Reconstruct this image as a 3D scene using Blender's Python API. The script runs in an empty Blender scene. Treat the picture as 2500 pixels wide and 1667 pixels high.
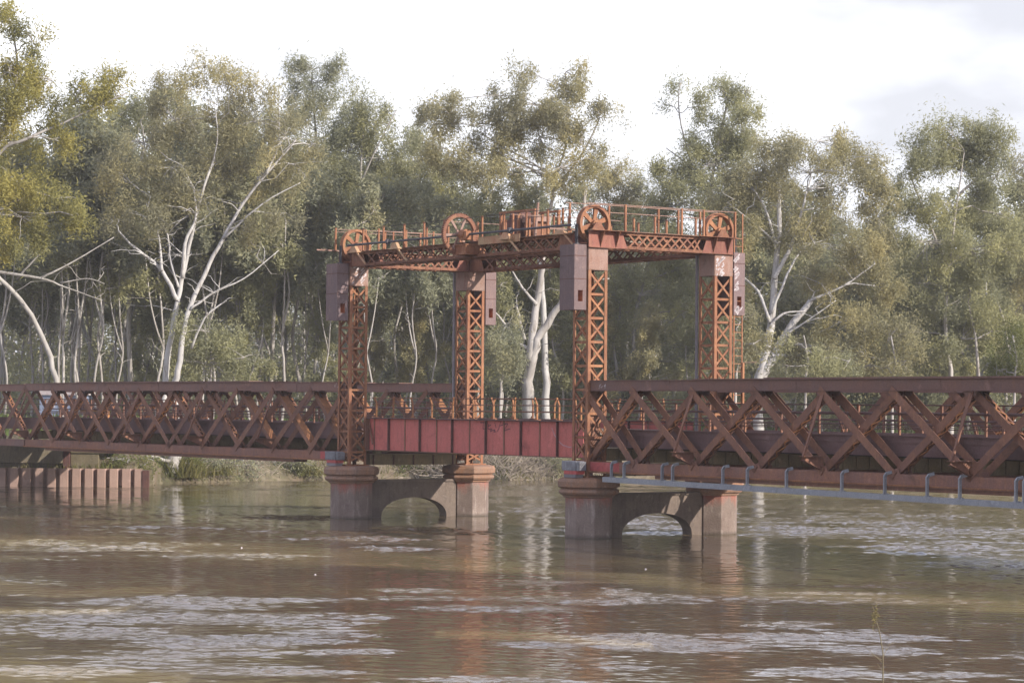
import bpy, math, random
import numpy as np
from mathutils import Matrix, Vector
random.seed(7); RNG = np.random.default_rng(7)
R = math.radians
SC = bpy.context.scene
COL = SC.collection

# ------------------------------------------------------------------ camera
FPX, PIT, ROL, CAMH = 6026.33, 0.02531, 0.00793, 4.56978
_r = Vector((1, 0, 0)); _f = Vector((0, math.cos(PIT), math.sin(PIT))); _u = Vector((0, -math.sin(PIT), math.cos(PIT)))
_r2 = _r * math.cos(ROL) + _u * math.sin(ROL); _u2 = _u * math.cos(ROL) - _r * math.sin(ROL)
cam = bpy.data.cameras.new('camera'); camo = bpy.data.objects.new('camera', cam); COL.objects.link(camo)
cam.sensor_fit = 'HORIZONTAL'; cam.sensor_width = 36.0; cam.lens = 36.0 * FPX / 2500.0
cam.clip_start = 0.5; cam.clip_end = 6000
m = Matrix.Identity(4)
for i in range(3):
    m[i][0], m[i][1], m[i][2] = _r2[i], _u2[i], -_f[i]
m[2][3] = CAMH
camo.matrix_world = m
SC.camera = camo

# ------------------------------------------------------------------ sky and sun
SUN_EL, SUN_DX, SUN_DY = 23.0, 0.85, -0.53            # toward the sun: right of and a little behind the camera
w = bpy.data.worlds.new('World'); SC.world = w; w.use_nodes = True
nt = w.node_tree; N = nt.nodes; Lk = nt.links
for n in list(N): N.remove(n)
out = N.new('ShaderNodeOutputWorld'); bg = N.new('ShaderNodeBackground'); bg.inputs['Strength'].default_value = 0.1
sky = N.new('ShaderNodeTexSky'); sky.sky_type = 'NISHITA'; sky.sun_disc = False
sky.sun_elevation = R(SUN_EL); sky.sun_rotation = math.atan2(SUN_DX, SUN_DY); sky.air_density = 1.0; sky.dust_density = 1.0
tc = N.new('ShaderNodeTexCoord'); mp = N.new('ShaderNodeMapping'); mp.inputs['Scale'].default_value = (1.0, 1.0, 2.6)
mp.inputs['Location'].default_value = (0.35, 0.1, 0.3)
n1 = N.new('ShaderNodeTexNoise'); n1.inputs['Scale'].default_value = 5.0; n1.inputs['Detail'].default_value = 6; n1.inputs['Roughness'].default_value = 0.5
n2 = N.new('ShaderNodeTexNoise'); n2.inputs['Scale'].default_value = 7.0; n2.inputs['Detail'].default_value = 4
sep = N.new('ShaderNodeSeparateXYZ')
cr = N.new('ShaderNodeValToRGB')      # cloud tone: white and thinner lavender grey
cr.color_ramp.elements[0].position = 0.36; cr.color_ramp.elements[0].color = (4.4, 4.48, 4.85, 1)
cr.color_ramp.elements[1].position = 0.70; cr.color_ramp.elements[1].color = (10.2, 10.3, 10.8, 1)
ma = N.new('ShaderNodeMapRange'); ma.inputs[1].default_value = 0.22; ma.inputs[2].default_value = 0.50; ma.inputs[3].default_value = 0.97; ma.inputs[4].default_value = 0.58
mx = N.new('ShaderNodeMix'); mx.data_type = 'RGBA'
Lk.new(tc.outputs['Generated'], mp.inputs['Vector']); Lk.new(mp.outputs[0], n1.inputs['Vector']); Lk.new(mp.outputs[0], n2.inputs['Vector'])
Lk.new(tc.outputs['Generated'], sep.inputs[0]); Lk.new(sep.outputs['Z'], ma.inputs[0])
Lk.new(n1.outputs['Fac'], cr.inputs['Fac'])
zr = N.new('ShaderNodeMapRange'); zr.inputs[1].default_value = 0.14; zr.inputs[2].default_value = 0.40; Lk.new(sep.outputs['Z'], zr.inputs[0])
tn = N.new('ShaderNodeMix'); tn.data_type = 'RGBA'; tn.blend_type = 'MULTIPLY'; tn.inputs['B'].default_value = (0.90, 0.90, 1.07, 1); Lk.new(zr.outputs[0], tn.inputs['Factor']); Lk.new(cr.outputs[0], tn.inputs['A'])
Lk.new(ma.outputs[0], mx.inputs['Factor']); Lk.new(sky.outputs[0], mx.inputs['A']); Lk.new(tn.outputs['Result'], mx.inputs['B'])
Lk.new(mx.outputs['Result'], bg.inputs['Color']); Lk.new(bg.outputs[0], out.inputs[0])
sl = bpy.data.lights.new('sun', 'SUN'); so = bpy.data.objects.new('sun', sl); COL.objects.link(so)
sl.energy = 3.6; sl.angle = R(0.5); sl.color = (1.0, 0.92, 0.81)
_h = math.hypot(SUN_DX, SUN_DY)
sd = Vector((SUN_DX / _h * math.cos(R(SUN_EL)), SUN_DY / _h * math.cos(R(SUN_EL)), math.sin(R(SUN_EL))))
so.rotation_euler = sd.to_track_quat('Z', 'Y').to_euler(); so.location = (60, -30, 60)
SC.view_settings.view_transform = 'Standard'; SC.view_settings.look = 'None'; SC.view_settings.exposure = 0.95; SC.view_settings.gamma = 1.0
SC.cycles.max_bounces = 10; SC.cycles.diffuse_bounces = 7; SC.cycles.glossy_bounces = 3; SC.cycles.transmission_bounces = 3
SC.cycles.sample_clamp_indirect = 4.0

# ------------------------------------------------------------------ frames
TH = 0.96156; BX, BY = 0.47849, 93.21173
E_ = Vector((math.cos(TH), -math.sin(TH), 0)); N_ = Vector((math.sin(TH), math.cos(TH), 0))
HL, HW = 7.878, 2.8                                     # half distance of the towers along / across the bridge
def B2W(u, v, z): return Vector((BX, BY, 0)) + E_ * u + N_ * v + Vector((0, 0, z))
def ray(x, y):                                          # x, y in the 2352 px wide view of the photograph
    X, Y = x / 0.9408 - 1250.0, y / 0.9408 - 833.5
    return (_r2 * X - _u2 * Y) / FPX + _f
def atY(x, y, Yd):
    d = ray(x, y); return Vector((0, 0, CAMH)) + d * (Yd / d.y)

# ------------------------------------------------------------------ helpers
def tag(o, label=None, cat=None, group=None, kind=None):
    if label: o['label'] = label
    if cat: o['category'] = cat
    if group: o['group'] = group
    if kind: o['kind'] = kind
    return o
class MB:
    def __init__(s): s.v = []; s.f = []; s.n = 0
    def add(s, vs, fs):
        b = s.n; s.v.extend([tuple(p) for p in vs]); s.f.extend([tuple(i + b for i in q) for q in fs]); s.n += len(vs); return s
    def box(s, x0, x1, y0, y1, z0, z1):
        return s.add([(x0,y0,z0),(x1,y0,z0),(x1,y1,z0),(x0,y1,z0),(x0,y0,z1),(x1,y0,z1),(x1,y1,z1),(x0,y1,z1)],
                     [(0,3,2,1),(4,5,6,7),(0,1,5,4),(1,2,6,5),(2,3,7,6),(3,0,4,7)])
    def bar(s, a, b, w, h, up=(0,0,1)):                 # w across, h along up
        a, b = Vector(a), Vector(b); d = (b - a).normalized(); u = Vector(up)
        x = d.cross(u)
        if x.length < 1e-5: x = d.cross(Vector((1,0,0)))
        x.normalize(); y = x.cross(d).normalized()
        vs = []
        for p in (a, b):
            for sx, sy in ((-1,-1),(1,-1),(1,1),(-1,1)): vs.append(p + x*(sx*w/2) + y*(sy*h/2))
        return s.add(vs, [(3,2,1,0),(4,5,6,7),(0,1,5,4),(1,2,6,5),(2,3,7,6),(3,0,4,7)])
    def tube(s, pts, rad, n=6, cap=True):
        pts = [Vector(p) for p in pts]; k = len(pts)
        if not hasattr(rad, '__len__'): rad = [rad]*k
        vs = []; ref = None
        for i, p in enumerate(pts):
            d = (pts[min(i+1,k-1)] - pts[max(i-1,0)])
            if d.length < 1e-9: d = Vector((0,0,1))
            d.normalize()
            if ref is None: ref = d.orthogonal().normalized()
            ref = (ref - d*ref.dot(d))
            if ref.length < 1e-6: ref = d.orthogonal()
            ref.normalize(); q = d.cross(ref)
            for j in range(n):
                t = 2*math.pi*j/n; vs.append(p + (ref*math.cos(t) + q*math.sin(t))*rad[i])
        fs = [(i*n+j, i*n+(j+1)%n, (i+1)*n+(j+1)%n, (i+1)*n+j) for i in range(k-1) for j in range(n)]
        if cap: fs += [tuple(range(n-1,-1,-1)), tuple((k-1)*n+j for j in range(n))]
        return s.add(vs, fs)
    def prism(s, poly, o, ax, ay, depth):               # closed outline in the plane (ax, ay), extruded both ways
        ax, ay, o = Vector(ax), Vector(ay), Vector(o); nz = ax.cross(ay).normalized(); k = len(poly)
        vs = [o + ax*a + ay*b - nz*depth/2 for a, b in poly] + [o + ax*a + ay*b + nz*depth/2 for a, b in poly]
        fs = [tuple(range(k-1,-1,-1)), tuple(range(k,2*k))] + [(i,(i+1)%k,k+(i+1)%k,k+i) for i in range(k)]
        return s.add(vs, fs)
    def lathe(s, prof, c, n=24, ph=0.0, axis=2):
        cx, cy, cz = c; vs = []
        for r, z in prof:
            for j in range(n):
                t = ph + 2*math.pi*j/n; a, b = r*math.cos(t), r*math.sin(t)
                if axis == 2: vs.append((cx+a, cy+b, cz+z))
                else: vs.append((cx+z, cy+a, cz+b))
        k = len(prof)
        fs = [(i*n+j, i*n+(j+1)%n, (i+1)*n+(j+1)%n, (i+1)*n+j) for i in range(k-1) for j in range(n)]
        fs += [tuple(range(n-1,-1,-1)), tuple((k-1)*n+j for j in range(n))]
        return s.add(vs, fs)
    def build(s, name, mat, parent=None, off=(0,0,0), smooth=False, bevel=0):
        me = bpy.data.meshes.new(name); o3 = Vector(off)
        me.from_pydata([tuple(Vector(p) - o3) for p in s.v], [], s.f); me.update()
        if smooth: me.polygons.foreach_set('use_smooth', [True]*len(me.polygons))
        o = bpy.data.objects.new(name, me); COL.objects.link(o); me.materials.append(mat)
        if parent: o.parent = parent
        if bevel:
            b = o.modifiers.new('bevel', 'BEVEL'); b.width = bevel; b.segments = 2; b.limit_method = 'ANGLE'
        return o
class Thing:                                            # an Empty in the bridge's frame; geometry is written in bridge coordinates
    def __init__(s, name, u, v, z, label, cat, group=None):
        s.o = bpy.data.objects.new(name, None); COL.objects.link(s.o); s.loc = Vector((u, v, z))
        s.o.location = B2W(u, v, z); s.o.rotation_euler = (0, 0, -TH); s.o.empty_display_size = 0.3
        tag(s.o, label, cat, group)
    def part(s, name, mb, mat, parent=None, label=None, **k):
        o = mb.build(name, mat, parent or s.o, s.loc, **k)
        if label: o['label'] = label
        return o
def children(o): return [c for c in bpy.data.objects if c.parent == o]
def copy_tree(o, parent=None):
    c = o.copy(); COL.objects.link(c); c.parent = parent
    for ch in children(o): copy_tree(ch, c)
    return c
def clone(th, u, v, z, label):
    c = copy_tree(th.o); c.location = B2W(u, v, z); c['label'] = label; return c

# ------------------------------------------------------------------ materials
def newmat(name):
    mt = bpy.data.materials.new(name); mt.use_nodes = True; t = mt.node_tree
    b = t.nodes['Principled BSDF']; return mt, t, t.nodes, t.links, b
def noise(t, vec, scale, detail=5, rough=0.55, stretch=None, dist=0.0):
    n = t.nodes.new('ShaderNodeTexNoise'); n.inputs['Scale'].default_value = scale; n.inputs['Detail'].default_value = detail
    n.inputs['Roughness'].default_value = rough; n.inputs['Distortion'].default_value = dist
    if stretch:
        mp = t.nodes.new('ShaderNodeMapping'); mp.inputs['Scale'].default_value = stretch; t.links.new(vec, mp.inputs['Vector']); vec = mp.outputs[0]
    t.links.new(vec, n.inputs['Vector']); return n.outputs['Fac']
def ramp(t, fac, stops):
    r = t.nodes.new('ShaderNodeValToRGB'); e = r.color_ramp.elements
    while len(e) < len(stops): e.new(0.5)
    for i, (p, c) in enumerate(stops):
        e[i].position = p; e[i].color = (*c, 1) if hasattr(c, '__len__') else (c, c, c, 1)
    t.links.new(fac, r.inputs['Fac']); return r.outputs['Color']
def mix(t, fac, a, b, mode='MIX'):
    x = t.nodes.new('ShaderNodeMix'); x.data_type = 'RGBA'; x.blend_type = mode
    for sock, val in (('Factor', fac), ('A', a), ('B', b)):
        if isinstance(val, bpy.types.NodeSocket): t.links.new(val, x.inputs[sock])
        elif sock == 'Factor': x.inputs[sock].default_value = val
        else: x.inputs[sock].default_value = (*val, 1)
    return x.outputs['Result']
def surf(name, ca, cb, cc, scale=1.4, streak=0.45, rough=0.75, bump=0.25, fine=22.0, metal=0.0, streak_z=0.35, vary=0.13, worn=0.5):
    """Weathered surface: two base tones in patches, a third tone in vertical runs, fine grain."""
    mt, t, n, l, b = newmat(name)
    pos = n.new('ShaderNodeNewGeometry').outputs['Position']
    a = noise(t, pos, scale, 6, 0.6)
    base = mix(t, ramp(t, a, [(0.36, 0.0), (0.62, 1.0)]), ca, cb)
    st = noise(t, pos, 5.0, 4, 0.6, (1.6, 1.6, streak_z))
    base = mix(t, ramp(t, st, [(0.50, 0.0), (0.50 + 0.22, streak)]), base, cc)
    g = noise(t, pos, fine, 3, 0.6)
    base = mix(t, 1.0, base, ramp(t, g, [(0.25, 0.78), (0.75, 1.16)]), 'MULTIPLY')
    oi = n.new('ShaderNodeObjectInfo'); base = mix(t, 1.0, base, ramp(t, oi.outputs['Random'], [(0.0, 1.0-vary), (1.0, 1.0+vary)]), 'MULTIPLY')
    wr = noise(t, pos, scale*2.3, 7, 0.68); base = mix(t, ramp(t, wr, [(0.60, 0.0), (0.70, worn)]), base, tuple(min(1, 1.5*x+0.03) for x in ca))
    base = mix(t, ramp(t, noise(t, pos, scale*1.7, 6, 0.66, None, 0.6), [(0.58, 0.0), (0.70, worn*1.2)]), base, tuple(0.45*x for x in cb))
    l.new(base, b.inputs['Base Color']); b.inputs['Roughness'].default_value = rough; b.inputs['Metallic'].default_value = metal
    b.inputs['Specular IOR Level'].default_value = 0.3
    bp = n.new('ShaderNodeBump'); bp.inputs['Strength'].default_value = bump; bp.inputs['Distance'].default_value = 0.02
    l.new(g, bp.inputs['Height']); l.new(bp.outputs[0], b.inputs['Normal'])
    return mt
M = {}
M['tower'] = surf('rusty_orange_steel', (0.265, 0.118, 0.058), (0.195, 0.080, 0.045), (0.360, 0.200, 0.110), 1.6, 0.6)
M['frame'] = surf('rusted_lattice_steel', (0.205, 0.090, 0.050), (0.145, 0.062, 0.042), (0.300, 0.165, 0.090), 2.2, 0.6)
M['plate'] = surf('faded_pink_plate', (0.240, 0.145, 0.115), (0.280, 0.190, 0.160), (0.200, 0.088, 0.050), 1.3, 0.6)
M['truss'] = surf('brown_truss_steel', (0.205, 0.098, 0.062), (0.150, 0.073, 0.053), (0.300, 0.150, 0.070), 0.9, 0.45)
M['chord'] = surf('weathered_chord_steel', (0.185, 0.098, 0.076), (0.160, 0.095, 0.082), (0.250, 0.125, 0.074), 0.6, 0.4)
M['foot'] = surf('rusty_foot_chord', (0.205, 0.098, 0.066), (0.165, 0.088, 0.070), (0.270, 0.130, 0.066), 0.8, 0.55)
M['lace'] = surf('orange_lacing_steel', (0.290, 0.125, 0.052), (0.200, 0.086, 0.045), (0.380, 0.200, 0.080), 1.6, 0.5)
M['cream'] = surf('cream_patched_plate', (0.42, 0.22, 0.13), (0.46, 0.33, 0.20), (0.33, 0.14, 0.07), 1.8, 0.6)
M['fascia'] = surf('purple_brown_kerb_steel', (0.140, 0.082, 0.078), (0.122, 0.073, 0.071), (0.160, 0.088, 0.075), 0.5, 0.35)
M['girder'] = surf('red_oxide_girder', (0.430, 0.118, 0.100), (0.390, 0.115, 0.098), (0.170, 0.068, 0.055), 0.5, 0.4, bump=0.1)
M['stiff'] = surf('dark_stiffener', (0.085, 0.042, 0.038), (0.11, 0.05, 0.042), (0.15, 0.07, 0.05), 3.0, 0.5)
M['olive'] = surf('grimy_olive_steel', (0.220, 0.165, 0.095), (0.165, 0.128, 0.078), (0.250, 0.155, 0.085), 1.2, 0.5)
M['cw'] = surf('counterweight_plate', (0.165, 0.112, 0.108), (0.145, 0.102, 0.104), (0.240, 0.155, 0.135), 0.9, 0.55)
M['cwdark'] = surf('counterweight_hole_rust', (0.34, 0.13, 0.06), (0.26, 0.10, 0.05), (0.40, 0.2, 0.1), 2.5, 0.5)
M['galv'] = surf('galvanised_steel', (0.225, 0.235, 0.262), (0.260, 0.268, 0.290), (0.190, 0.195, 0.215), 1.2, 0.4, 0.55, 0.1, metal=0.2)
M['block'] = surf('grey_bearing_stone', (0.20, 0.20, 0.22), (0.15, 0.15, 0.165), (0.28, 0.28, 0.30), 4.0, 0.6)
M['pipe'] = surf('grey_conduit', (0.22, 0.20, 0.22), (0.18, 0.165, 0.18), (0.25, 0.2, 0.19), 1.0, 0.3)
M['rope'] = surf('dark_wire_rope', (0.075, 0.07, 0.078), (0.06, 0.055, 0.06), (0.1, 0.08, 0.07), 3.0, 0.3)
M['deck'] = surf('deck_timber', (0.17, 0.14, 0.115), (0.22, 0.18, 0.14), (0.12, 0.1, 0.085), 2.0, 0.4)
M['dark'] = surf('underside_shade', (0.028, 0.026, 0.026), (0.035, 0.03, 0.028), (0.05, 0.04, 0.03), 1.0, 0.4)  # near-black tone: shade of the void below the deck put into the colour
M['timber'] = surf('olive_timber', (0.20, 0.165, 0.105), (0.145, 0.12, 0.075), (0.10, 0.085, 0.06), 1.4, 0.5)
M['pilelit'] = surf('pink_sheet_pile', (0.330, 0.225, 0.185), (0.270, 0.185, 0.155), (0.380, 0.240, 0.180), 0.8, 0.4)
M['conc'] = surf('stained_abutment_concrete', (0.20, 0.165, 0.115), (0.15, 0.125, 0.09), (0.10, 0.085, 0.065), 0.9, 0.6)
M['ink'] = surf('faded_black_paint', (0.13, 0.045, 0.055), (0.11, 0.042, 0.052), (0.16, 0.055, 0.06), 4, 0.3)
M['white'] = surf('chalky_white_paint', (0.50, 0.46, 0.47), (0.42, 0.36, 0.37), (0.3, 0.2, 0.2), 6, 0.4)
M['scratch'] = surf('pale_paint_scratch', (0.40, 0.24, 0.25), (0.36, 0.20, 0.21), (0.3, 0.15, 0.16), 6, 0.4)
M['redpaint'] = surf('fresh_red_primer', (0.42, 0.09, 0.085), (0.34, 0.075, 0.075), (0.5, 0.16, 0.15), 3, 0.4)
def pier_mat():                                        # brick-red concrete: red wash under the cap, pale runs, tide mark
    mt, t, n, l, b = newmat('stained_pier_concrete')
    pos = n.new('ShaderNodeNewGeometry').outputs['Position']; sx = n.new('ShaderNodeSeparateXYZ'); l.new(pos, sx.inputs[0])
    base = mix(t, ramp(t, noise(t, pos, 1.1, 6), [(0.38, 0.0), (0.62, 1.0)]), (0.222, 0.170, 0.145), (0.172, 0.126, 0.106))
    base = mix(t, ramp(t, noise(t, pos, 3.5, 4, 0.6, (1.5, 1.5, 0.4)), [(0.56, 0.0), (0.74, 0.8)]), base, (0.40, 0.34, 0.31))
    base = mix(t, ramp(t, noise(t, pos, 4.5, 4, 0.6, (1.4, 1.4, 0.3), 0.4), [(0.56, 0.0), (0.70, 0.6)]), base, (0.13, 0.09, 0.075))
    h = n.new('ShaderNodeMath'); h.operation = 'MULTIPLY_ADD'; l.new(noise(t, pos, 2.2, 4, 0.6, (1.5, 1.5, 0.5)), h.inputs[0]); h.inputs[1].default_value = 1.3; l.new(sx.outputs['Z'], h.inputs[2])
    redm = n.new('ShaderNodeMapRange'); l.new(h.outputs[0], redm.inputs[0]); redm.inputs[1].default_value = 1.65; redm.inputs[2].default_value = 2.15
    base = mix(t, redm.outputs[0], base, (0.29, 0.105, 0.075))
    tide = n.new('ShaderNodeMapRange'); l.new(sx.outputs['Z'], tide.inputs[0]); tide.inputs[1].default_value = 0.14; tide.inputs[2].default_value = 0.0
    base = mix(t, tide.outputs[0], base, (0.09, 0.07, 0.055))
    g = noise(t, pos, 18, 4, 0.6); base = mix(t, 1.0, base, ramp(t, g, [(0.25, 0.8), (0.75, 1.14)]), 'MULTIPLY')
    l.new(base, b.inputs['Base Color']); b.inputs['Roughness'].default_value = 0.85
    bp = n.new('ShaderNodeBump'); bp.inputs['Strength'].default_value = 0.5; bp.inputs['Distance'].default_value = 0.03; l.new(g, bp.inputs['Height']); l.new(bp.outputs[0], b.inputs['Normal'])
    return mt
M['pier'] = pier_mat()
M['cap'] = surf('rust_stained_cap', (0.235, 0.155, 0.120), (0.280, 0.150, 0.090), (0.170, 0.115, 0.090), 1.6, 0.55, 0.85, 0.4)
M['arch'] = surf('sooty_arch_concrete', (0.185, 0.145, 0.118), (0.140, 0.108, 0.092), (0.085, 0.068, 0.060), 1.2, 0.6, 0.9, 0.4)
def bark(name, ca, cb, cc):
    mt, t, n, l, b = newmat(name); pos = n.new('ShaderNodeNewGeometry').outputs['Position']
    base = mix(t, ramp(t, noise(t, pos, 1.1, 5, 0.6, (1.5, 1.5, 0.35)), [(0.40, 0.0), (0.62, 1.0)]), ca, cb)
    base = mix(t, ramp(t, noise(t, pos, 2.6, 5, 0.65, (2.2, 2.2, 0.4)), [(0.53, 0.0), (0.66, 0.8)]), base, cc)
    l.new(base, b.inputs['Base Color']); b.inputs['Roughness'].default_value = 0.85; b.inputs['Specular IOR Level'].default_value = 0.15
    return mt
M['bark_white'] = bark('white_gum_bark', (0.460, 0.445, 0.435), (0.370, 0.355, 0.345), (0.200, 0.170, 0.150))
M['bark_grey'] = bark('grey_gum_bark', (0.360, 0.340, 0.320), (0.280, 0.260, 0.240), (0.170, 0.145, 0.125))
M['bark_pale'] = bark('pale_gum_bark', (0.390, 0.365, 0.345), (0.300, 0.275, 0.255), (0.170, 0.145, 0.125))
def leafmat(name, c1, c2, c3, rough=0.55):
    """Gum leaves; 'tint' differs from sprig to sprig, 0 old and grey green to 1 young and yellow."""
    mt, t, n, l, b = newmat(name)
    at = n.new('ShaderNodeAttribute'); at.attribute_name = 'tint'
    c = ramp(t, at.outputs['Fac'], [(0.0, c1), (0.5, c2), (1.0, c3)])
    l.new(c, b.inputs['Base Color']); b.inputs['Roughness'].default_value = rough; b.inputs['Specular IOR Level'].default_value = 0.15
    tr = n.new('ShaderNodeBsdfTranslucent'); l.new(c, tr.inputs['Color'])
    ms = n.new('ShaderNodeMixShader'); ms.inputs[0].default_value = 0.50; l.new(b.outputs[0], ms.inputs[1]); l.new(tr.outputs[0], ms.inputs[2])
    l.new(ms.outputs[0], n['Material Output'].inputs['Surface']); return mt
M['leaf_olive'] = leafmat('olive_gum_leaves', (0.252, 0.258, 0.173), (0.349, 0.343, 0.193), (0.441, 0.418, 0.207))
M['leaf_yellow'] = leafmat('yellow_gum_leaves', (0.226, 0.221, 0.095), (0.346, 0.314, 0.101), (0.442, 0.376, 0.111))
M['leaf_brown'] = leafmat('bronze_gum_leaves', (0.264, 0.252, 0.165), (0.366, 0.335, 0.186), (0.474, 0.412, 0.207))
M['leaf_dark'] = leafmat('dark_gum_leaves', (0.248, 0.259, 0.187), (0.330, 0.328, 0.209), (0.418, 0.385, 0.218))
M['leaf_green'] = leafmat('fresh_green_leaves', (0.116, 0.138, 0.051), (0.171, 0.182, 0.061), (0.231, 0.220, 0.077))
M['grassblade'] = leafmat('bank_grass_blades', (0.110, 0.125, 0.045), (0.190, 0.175, 0.060), (0.270, 0.225, 0.110), 0.8)
M['gusset'] = surf('rust_red_gusset', (0.235, 0.092, 0.068), (0.185, 0.072, 0.055), (0.28, 0.14, 0.09), 1.6, 0.5)
M['lawn'] = leafmat('green_lawn_blades', (0.10, 0.15, 0.045), (0.14, 0.18, 0.055), (0.20, 0.21, 0.075), 0.8)
M['stick'] = surf('bleached_driftwood', (0.300, 0.255, 0.205), (0.200, 0.165, 0.130), (0.120, 0.098, 0.080), 1.5, 0.5)
def ground_mat():
    mt, t, n, l, b = newmat('bank_soil'); pos = n.new('ShaderNodeNewGeometry').outputs['Position']
    base = mix(t, ramp(t, noise(t, pos, 0.35, 6, 0.6), [(0.40, 0.0), (0.60, 1.0)]), (0.145, 0.112, 0.078), (0.090, 0.088, 0.045))
    base = mix(t, ramp(t, noise(t, pos, 1.6, 6, 0.65), [(0.45, 0.0), (0.66, 0.8)]), base, (0.20, 0.165, 0.12))
    base = mix(t, ramp(t, noise(t, pos, 1.0, 5, 0.6), [(0.58, 0.0), (0.68, 0.7)]), base, (0.075, 0.060, 0.045))
    l.new(base, b.inputs['Base Color']); b.inputs['Roughness'].default_value = 0.95; b.inputs['Specular IOR Level'].default_value = 0.1
    bp = n.new('ShaderNodeBump'); bp.inputs['Strength'].default_value = 0.8; bp.inputs['Distance'].default_value = 0.15; l.new(noise(t, pos, 3.0, 6), bp.inputs['Height']); l.new(bp.outputs[0], b.inputs['Normal'])
    return mt
M['soil'] = ground_mat()
def water_mat():
    mt, t, n, l, b = newmat('muddy_river_water'); pos = n.new('ShaderNodeNewGeometry').outputs['Position']
    at = n.new('ShaderNodeAttribute'); at.attribute_name = 'silt'         # ochre silt carried in long streaks
    col = mix(t, at.outputs['Fac'], WBODY[0], WBODY[1])
    col = mix(t, 1.0, col, ramp(t, noise(t, pos, 1.0, 6, 0.6, (0.10, 0.5, 1.0), 1.0), [(0.3, 0.75), (0.7, 1.2)]), 'MULTIPLY')
    l.new(col, b.inputs['Base Color']); b.inputs['IOR'].default_value = 1.55; b.inputs['Specular IOR Level'].default_value = 0.5; b.inputs['Roughness'].default_value = 0.05
    ar = n.new('ShaderNodeAttribute'); ar.attribute_name = 'ruffle'
    b2 = n.new('ShaderNodeBump'); b2.inputs['Distance'].default_value = 0.03; l.new(noise(t, pos, 1.0, 3, 0.6, (7.0, 8.0, 1.0), 0.3), b2.inputs['Height'])
    st = n.new('ShaderNodeMapRange'); l.new(ar.outputs['Fac'], st.inputs[0]); st.inputs[3].default_value = 0.06; st.inputs[4].default_value = 0.8; l.new(st.outputs[0], b2.inputs['Strength'])
    l.new(b2.outputs[0], b.inputs['Normal'])
    return mt
WBODY = ((0.112, 0.083, 0.049), (0.240, 0.183, 0.092))
M['water'] = water_mat()

def np_mesh(name, V, F, mat, tint=None, parent=None, loc=(0,0,0)):
    me = bpy.data.meshes.new(name); nv, nf = len(V), len(F); k = F.shape[1]
    me.vertices.add(nv); me.vertices.foreach_set('co', np.ascontiguousarray(V, dtype=np.float32).ravel())
    me.loops.add(nf*k); me.loops.foreach_set('vertex_index', np.ascontiguousarray(F, dtype=np.int32).ravel())
    me.polygons.add(nf); me.polygons.foreach_set('loop_start', np.arange(0, nf*k, k, dtype=np.int32))
    me.update(calc_edges=True)
    if tint is not None:
        a = me.attributes.new('tint', 'FLOAT', 'FACE'); a.data.foreach_set('value', np.ascontiguousarray(tint, dtype=np.float32))
    me.materials.append(mat); o = bpy.data.objects.new(name, me); COL.objects.link(o); o.location = loc
    if parent: o.parent = parent
    return o
# ================================================================== SETTING
def vnoise(x, y, seed):
    rng = np.random.default_rng(seed); G = rng.random((256,256)); xi, yi = np.floor(x).astype(int), np.floor(y).astype(int); fx, fy = x-xi, y-yi
    fx, fy = fx*fx*(3-2*fx), fy*fy*(3-2*fy); a = G[xi%256,yi%256]; b = G[(xi+1)%256,yi%256]; c = G[xi%256,(yi+1)%256]; d = G[(xi+1)%256,(yi+1)%256]
    return (a*(1-fx)+b*fx)*(1-fy)+(c*(1-fx)+d*fx)*fy
def fbm(x, y, seed, oct=5, gain=0.55):
    v, a, t_ = 0, 1.0, 0
    for k in range(oct): v = v+a*vnoise(x*2**k+7.3*k, y*2**k+3.1*k, seed+k); t_ += a; a *= gain
    return v/t_
def onwater(x, y):
    d = ray(x, y); tt = -CAMH/d.z; return d.x*tt, d.y*tt
# gusts ruffle the river in patches; between them it runs slick and brown
GUSTS = [(1990,1172,420,34),(2150,1238,330,62),(2330,1295,210,36),(1850,1220,180,26),(1500,1205,130,40),(1230,1172,170,13),(1420,1150,160,12),(1000,1215,110,12),(840,1235,140,15),(900,1262,170,10),(200,1262,330,14),(90,1245,140,12),(560,1275,220,9),
  (420,1385,330,22),(170,1412,240,26),(560,1420,360,20),(720,1450,260,18),(260,1452,260,22),(520,1478,330,22),(330,1508,420,28),(820,1495,200,14),(640,1540,330,18),(120,1545,220,26),(1270,1337,190,9),(1420,1360,70,16),(1390,1382,130,9),(1130,1398,230,9),(960,1355,150,7),
  (1460,1465,190,22),(1560,1490,220,24),(1400,1520,190,24),(1850,1432,190,13),(1960,1462,200,12),(1760,1462,230,13),(2020,1497,160,15),(2250,1430,120,6),(1700,1372,260,8),(1950,1362,220,8),(1880,1545,240,16),(1250,1480,120,12),(1150,1560,260,10),(2180,1548,160,8),(1250,1215,90,8),(700,1190,120,7),(330,1215,240,9)]
SILT = [[(-60,1238),(200,1246),(480,1258),(800,1275),(1150,1305),(1500,1335),(1760,1362),(2100,1378),(2420,1392)], [(-60,1345),(150,1362),(420,1352)], [(-60,1540),(200,1556),(420,1575)], [(1000,1458),(1250,1462),(1500,1478)], [(860,1205),(1200,1208),(1500,1232)], [(1700,1120),(2000,1128),(2400,1150)], [(-60,1398),(140,1402),(300,1396)]]
SILTW = [20, 12, 34, 12, 10, 22, 14]
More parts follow.
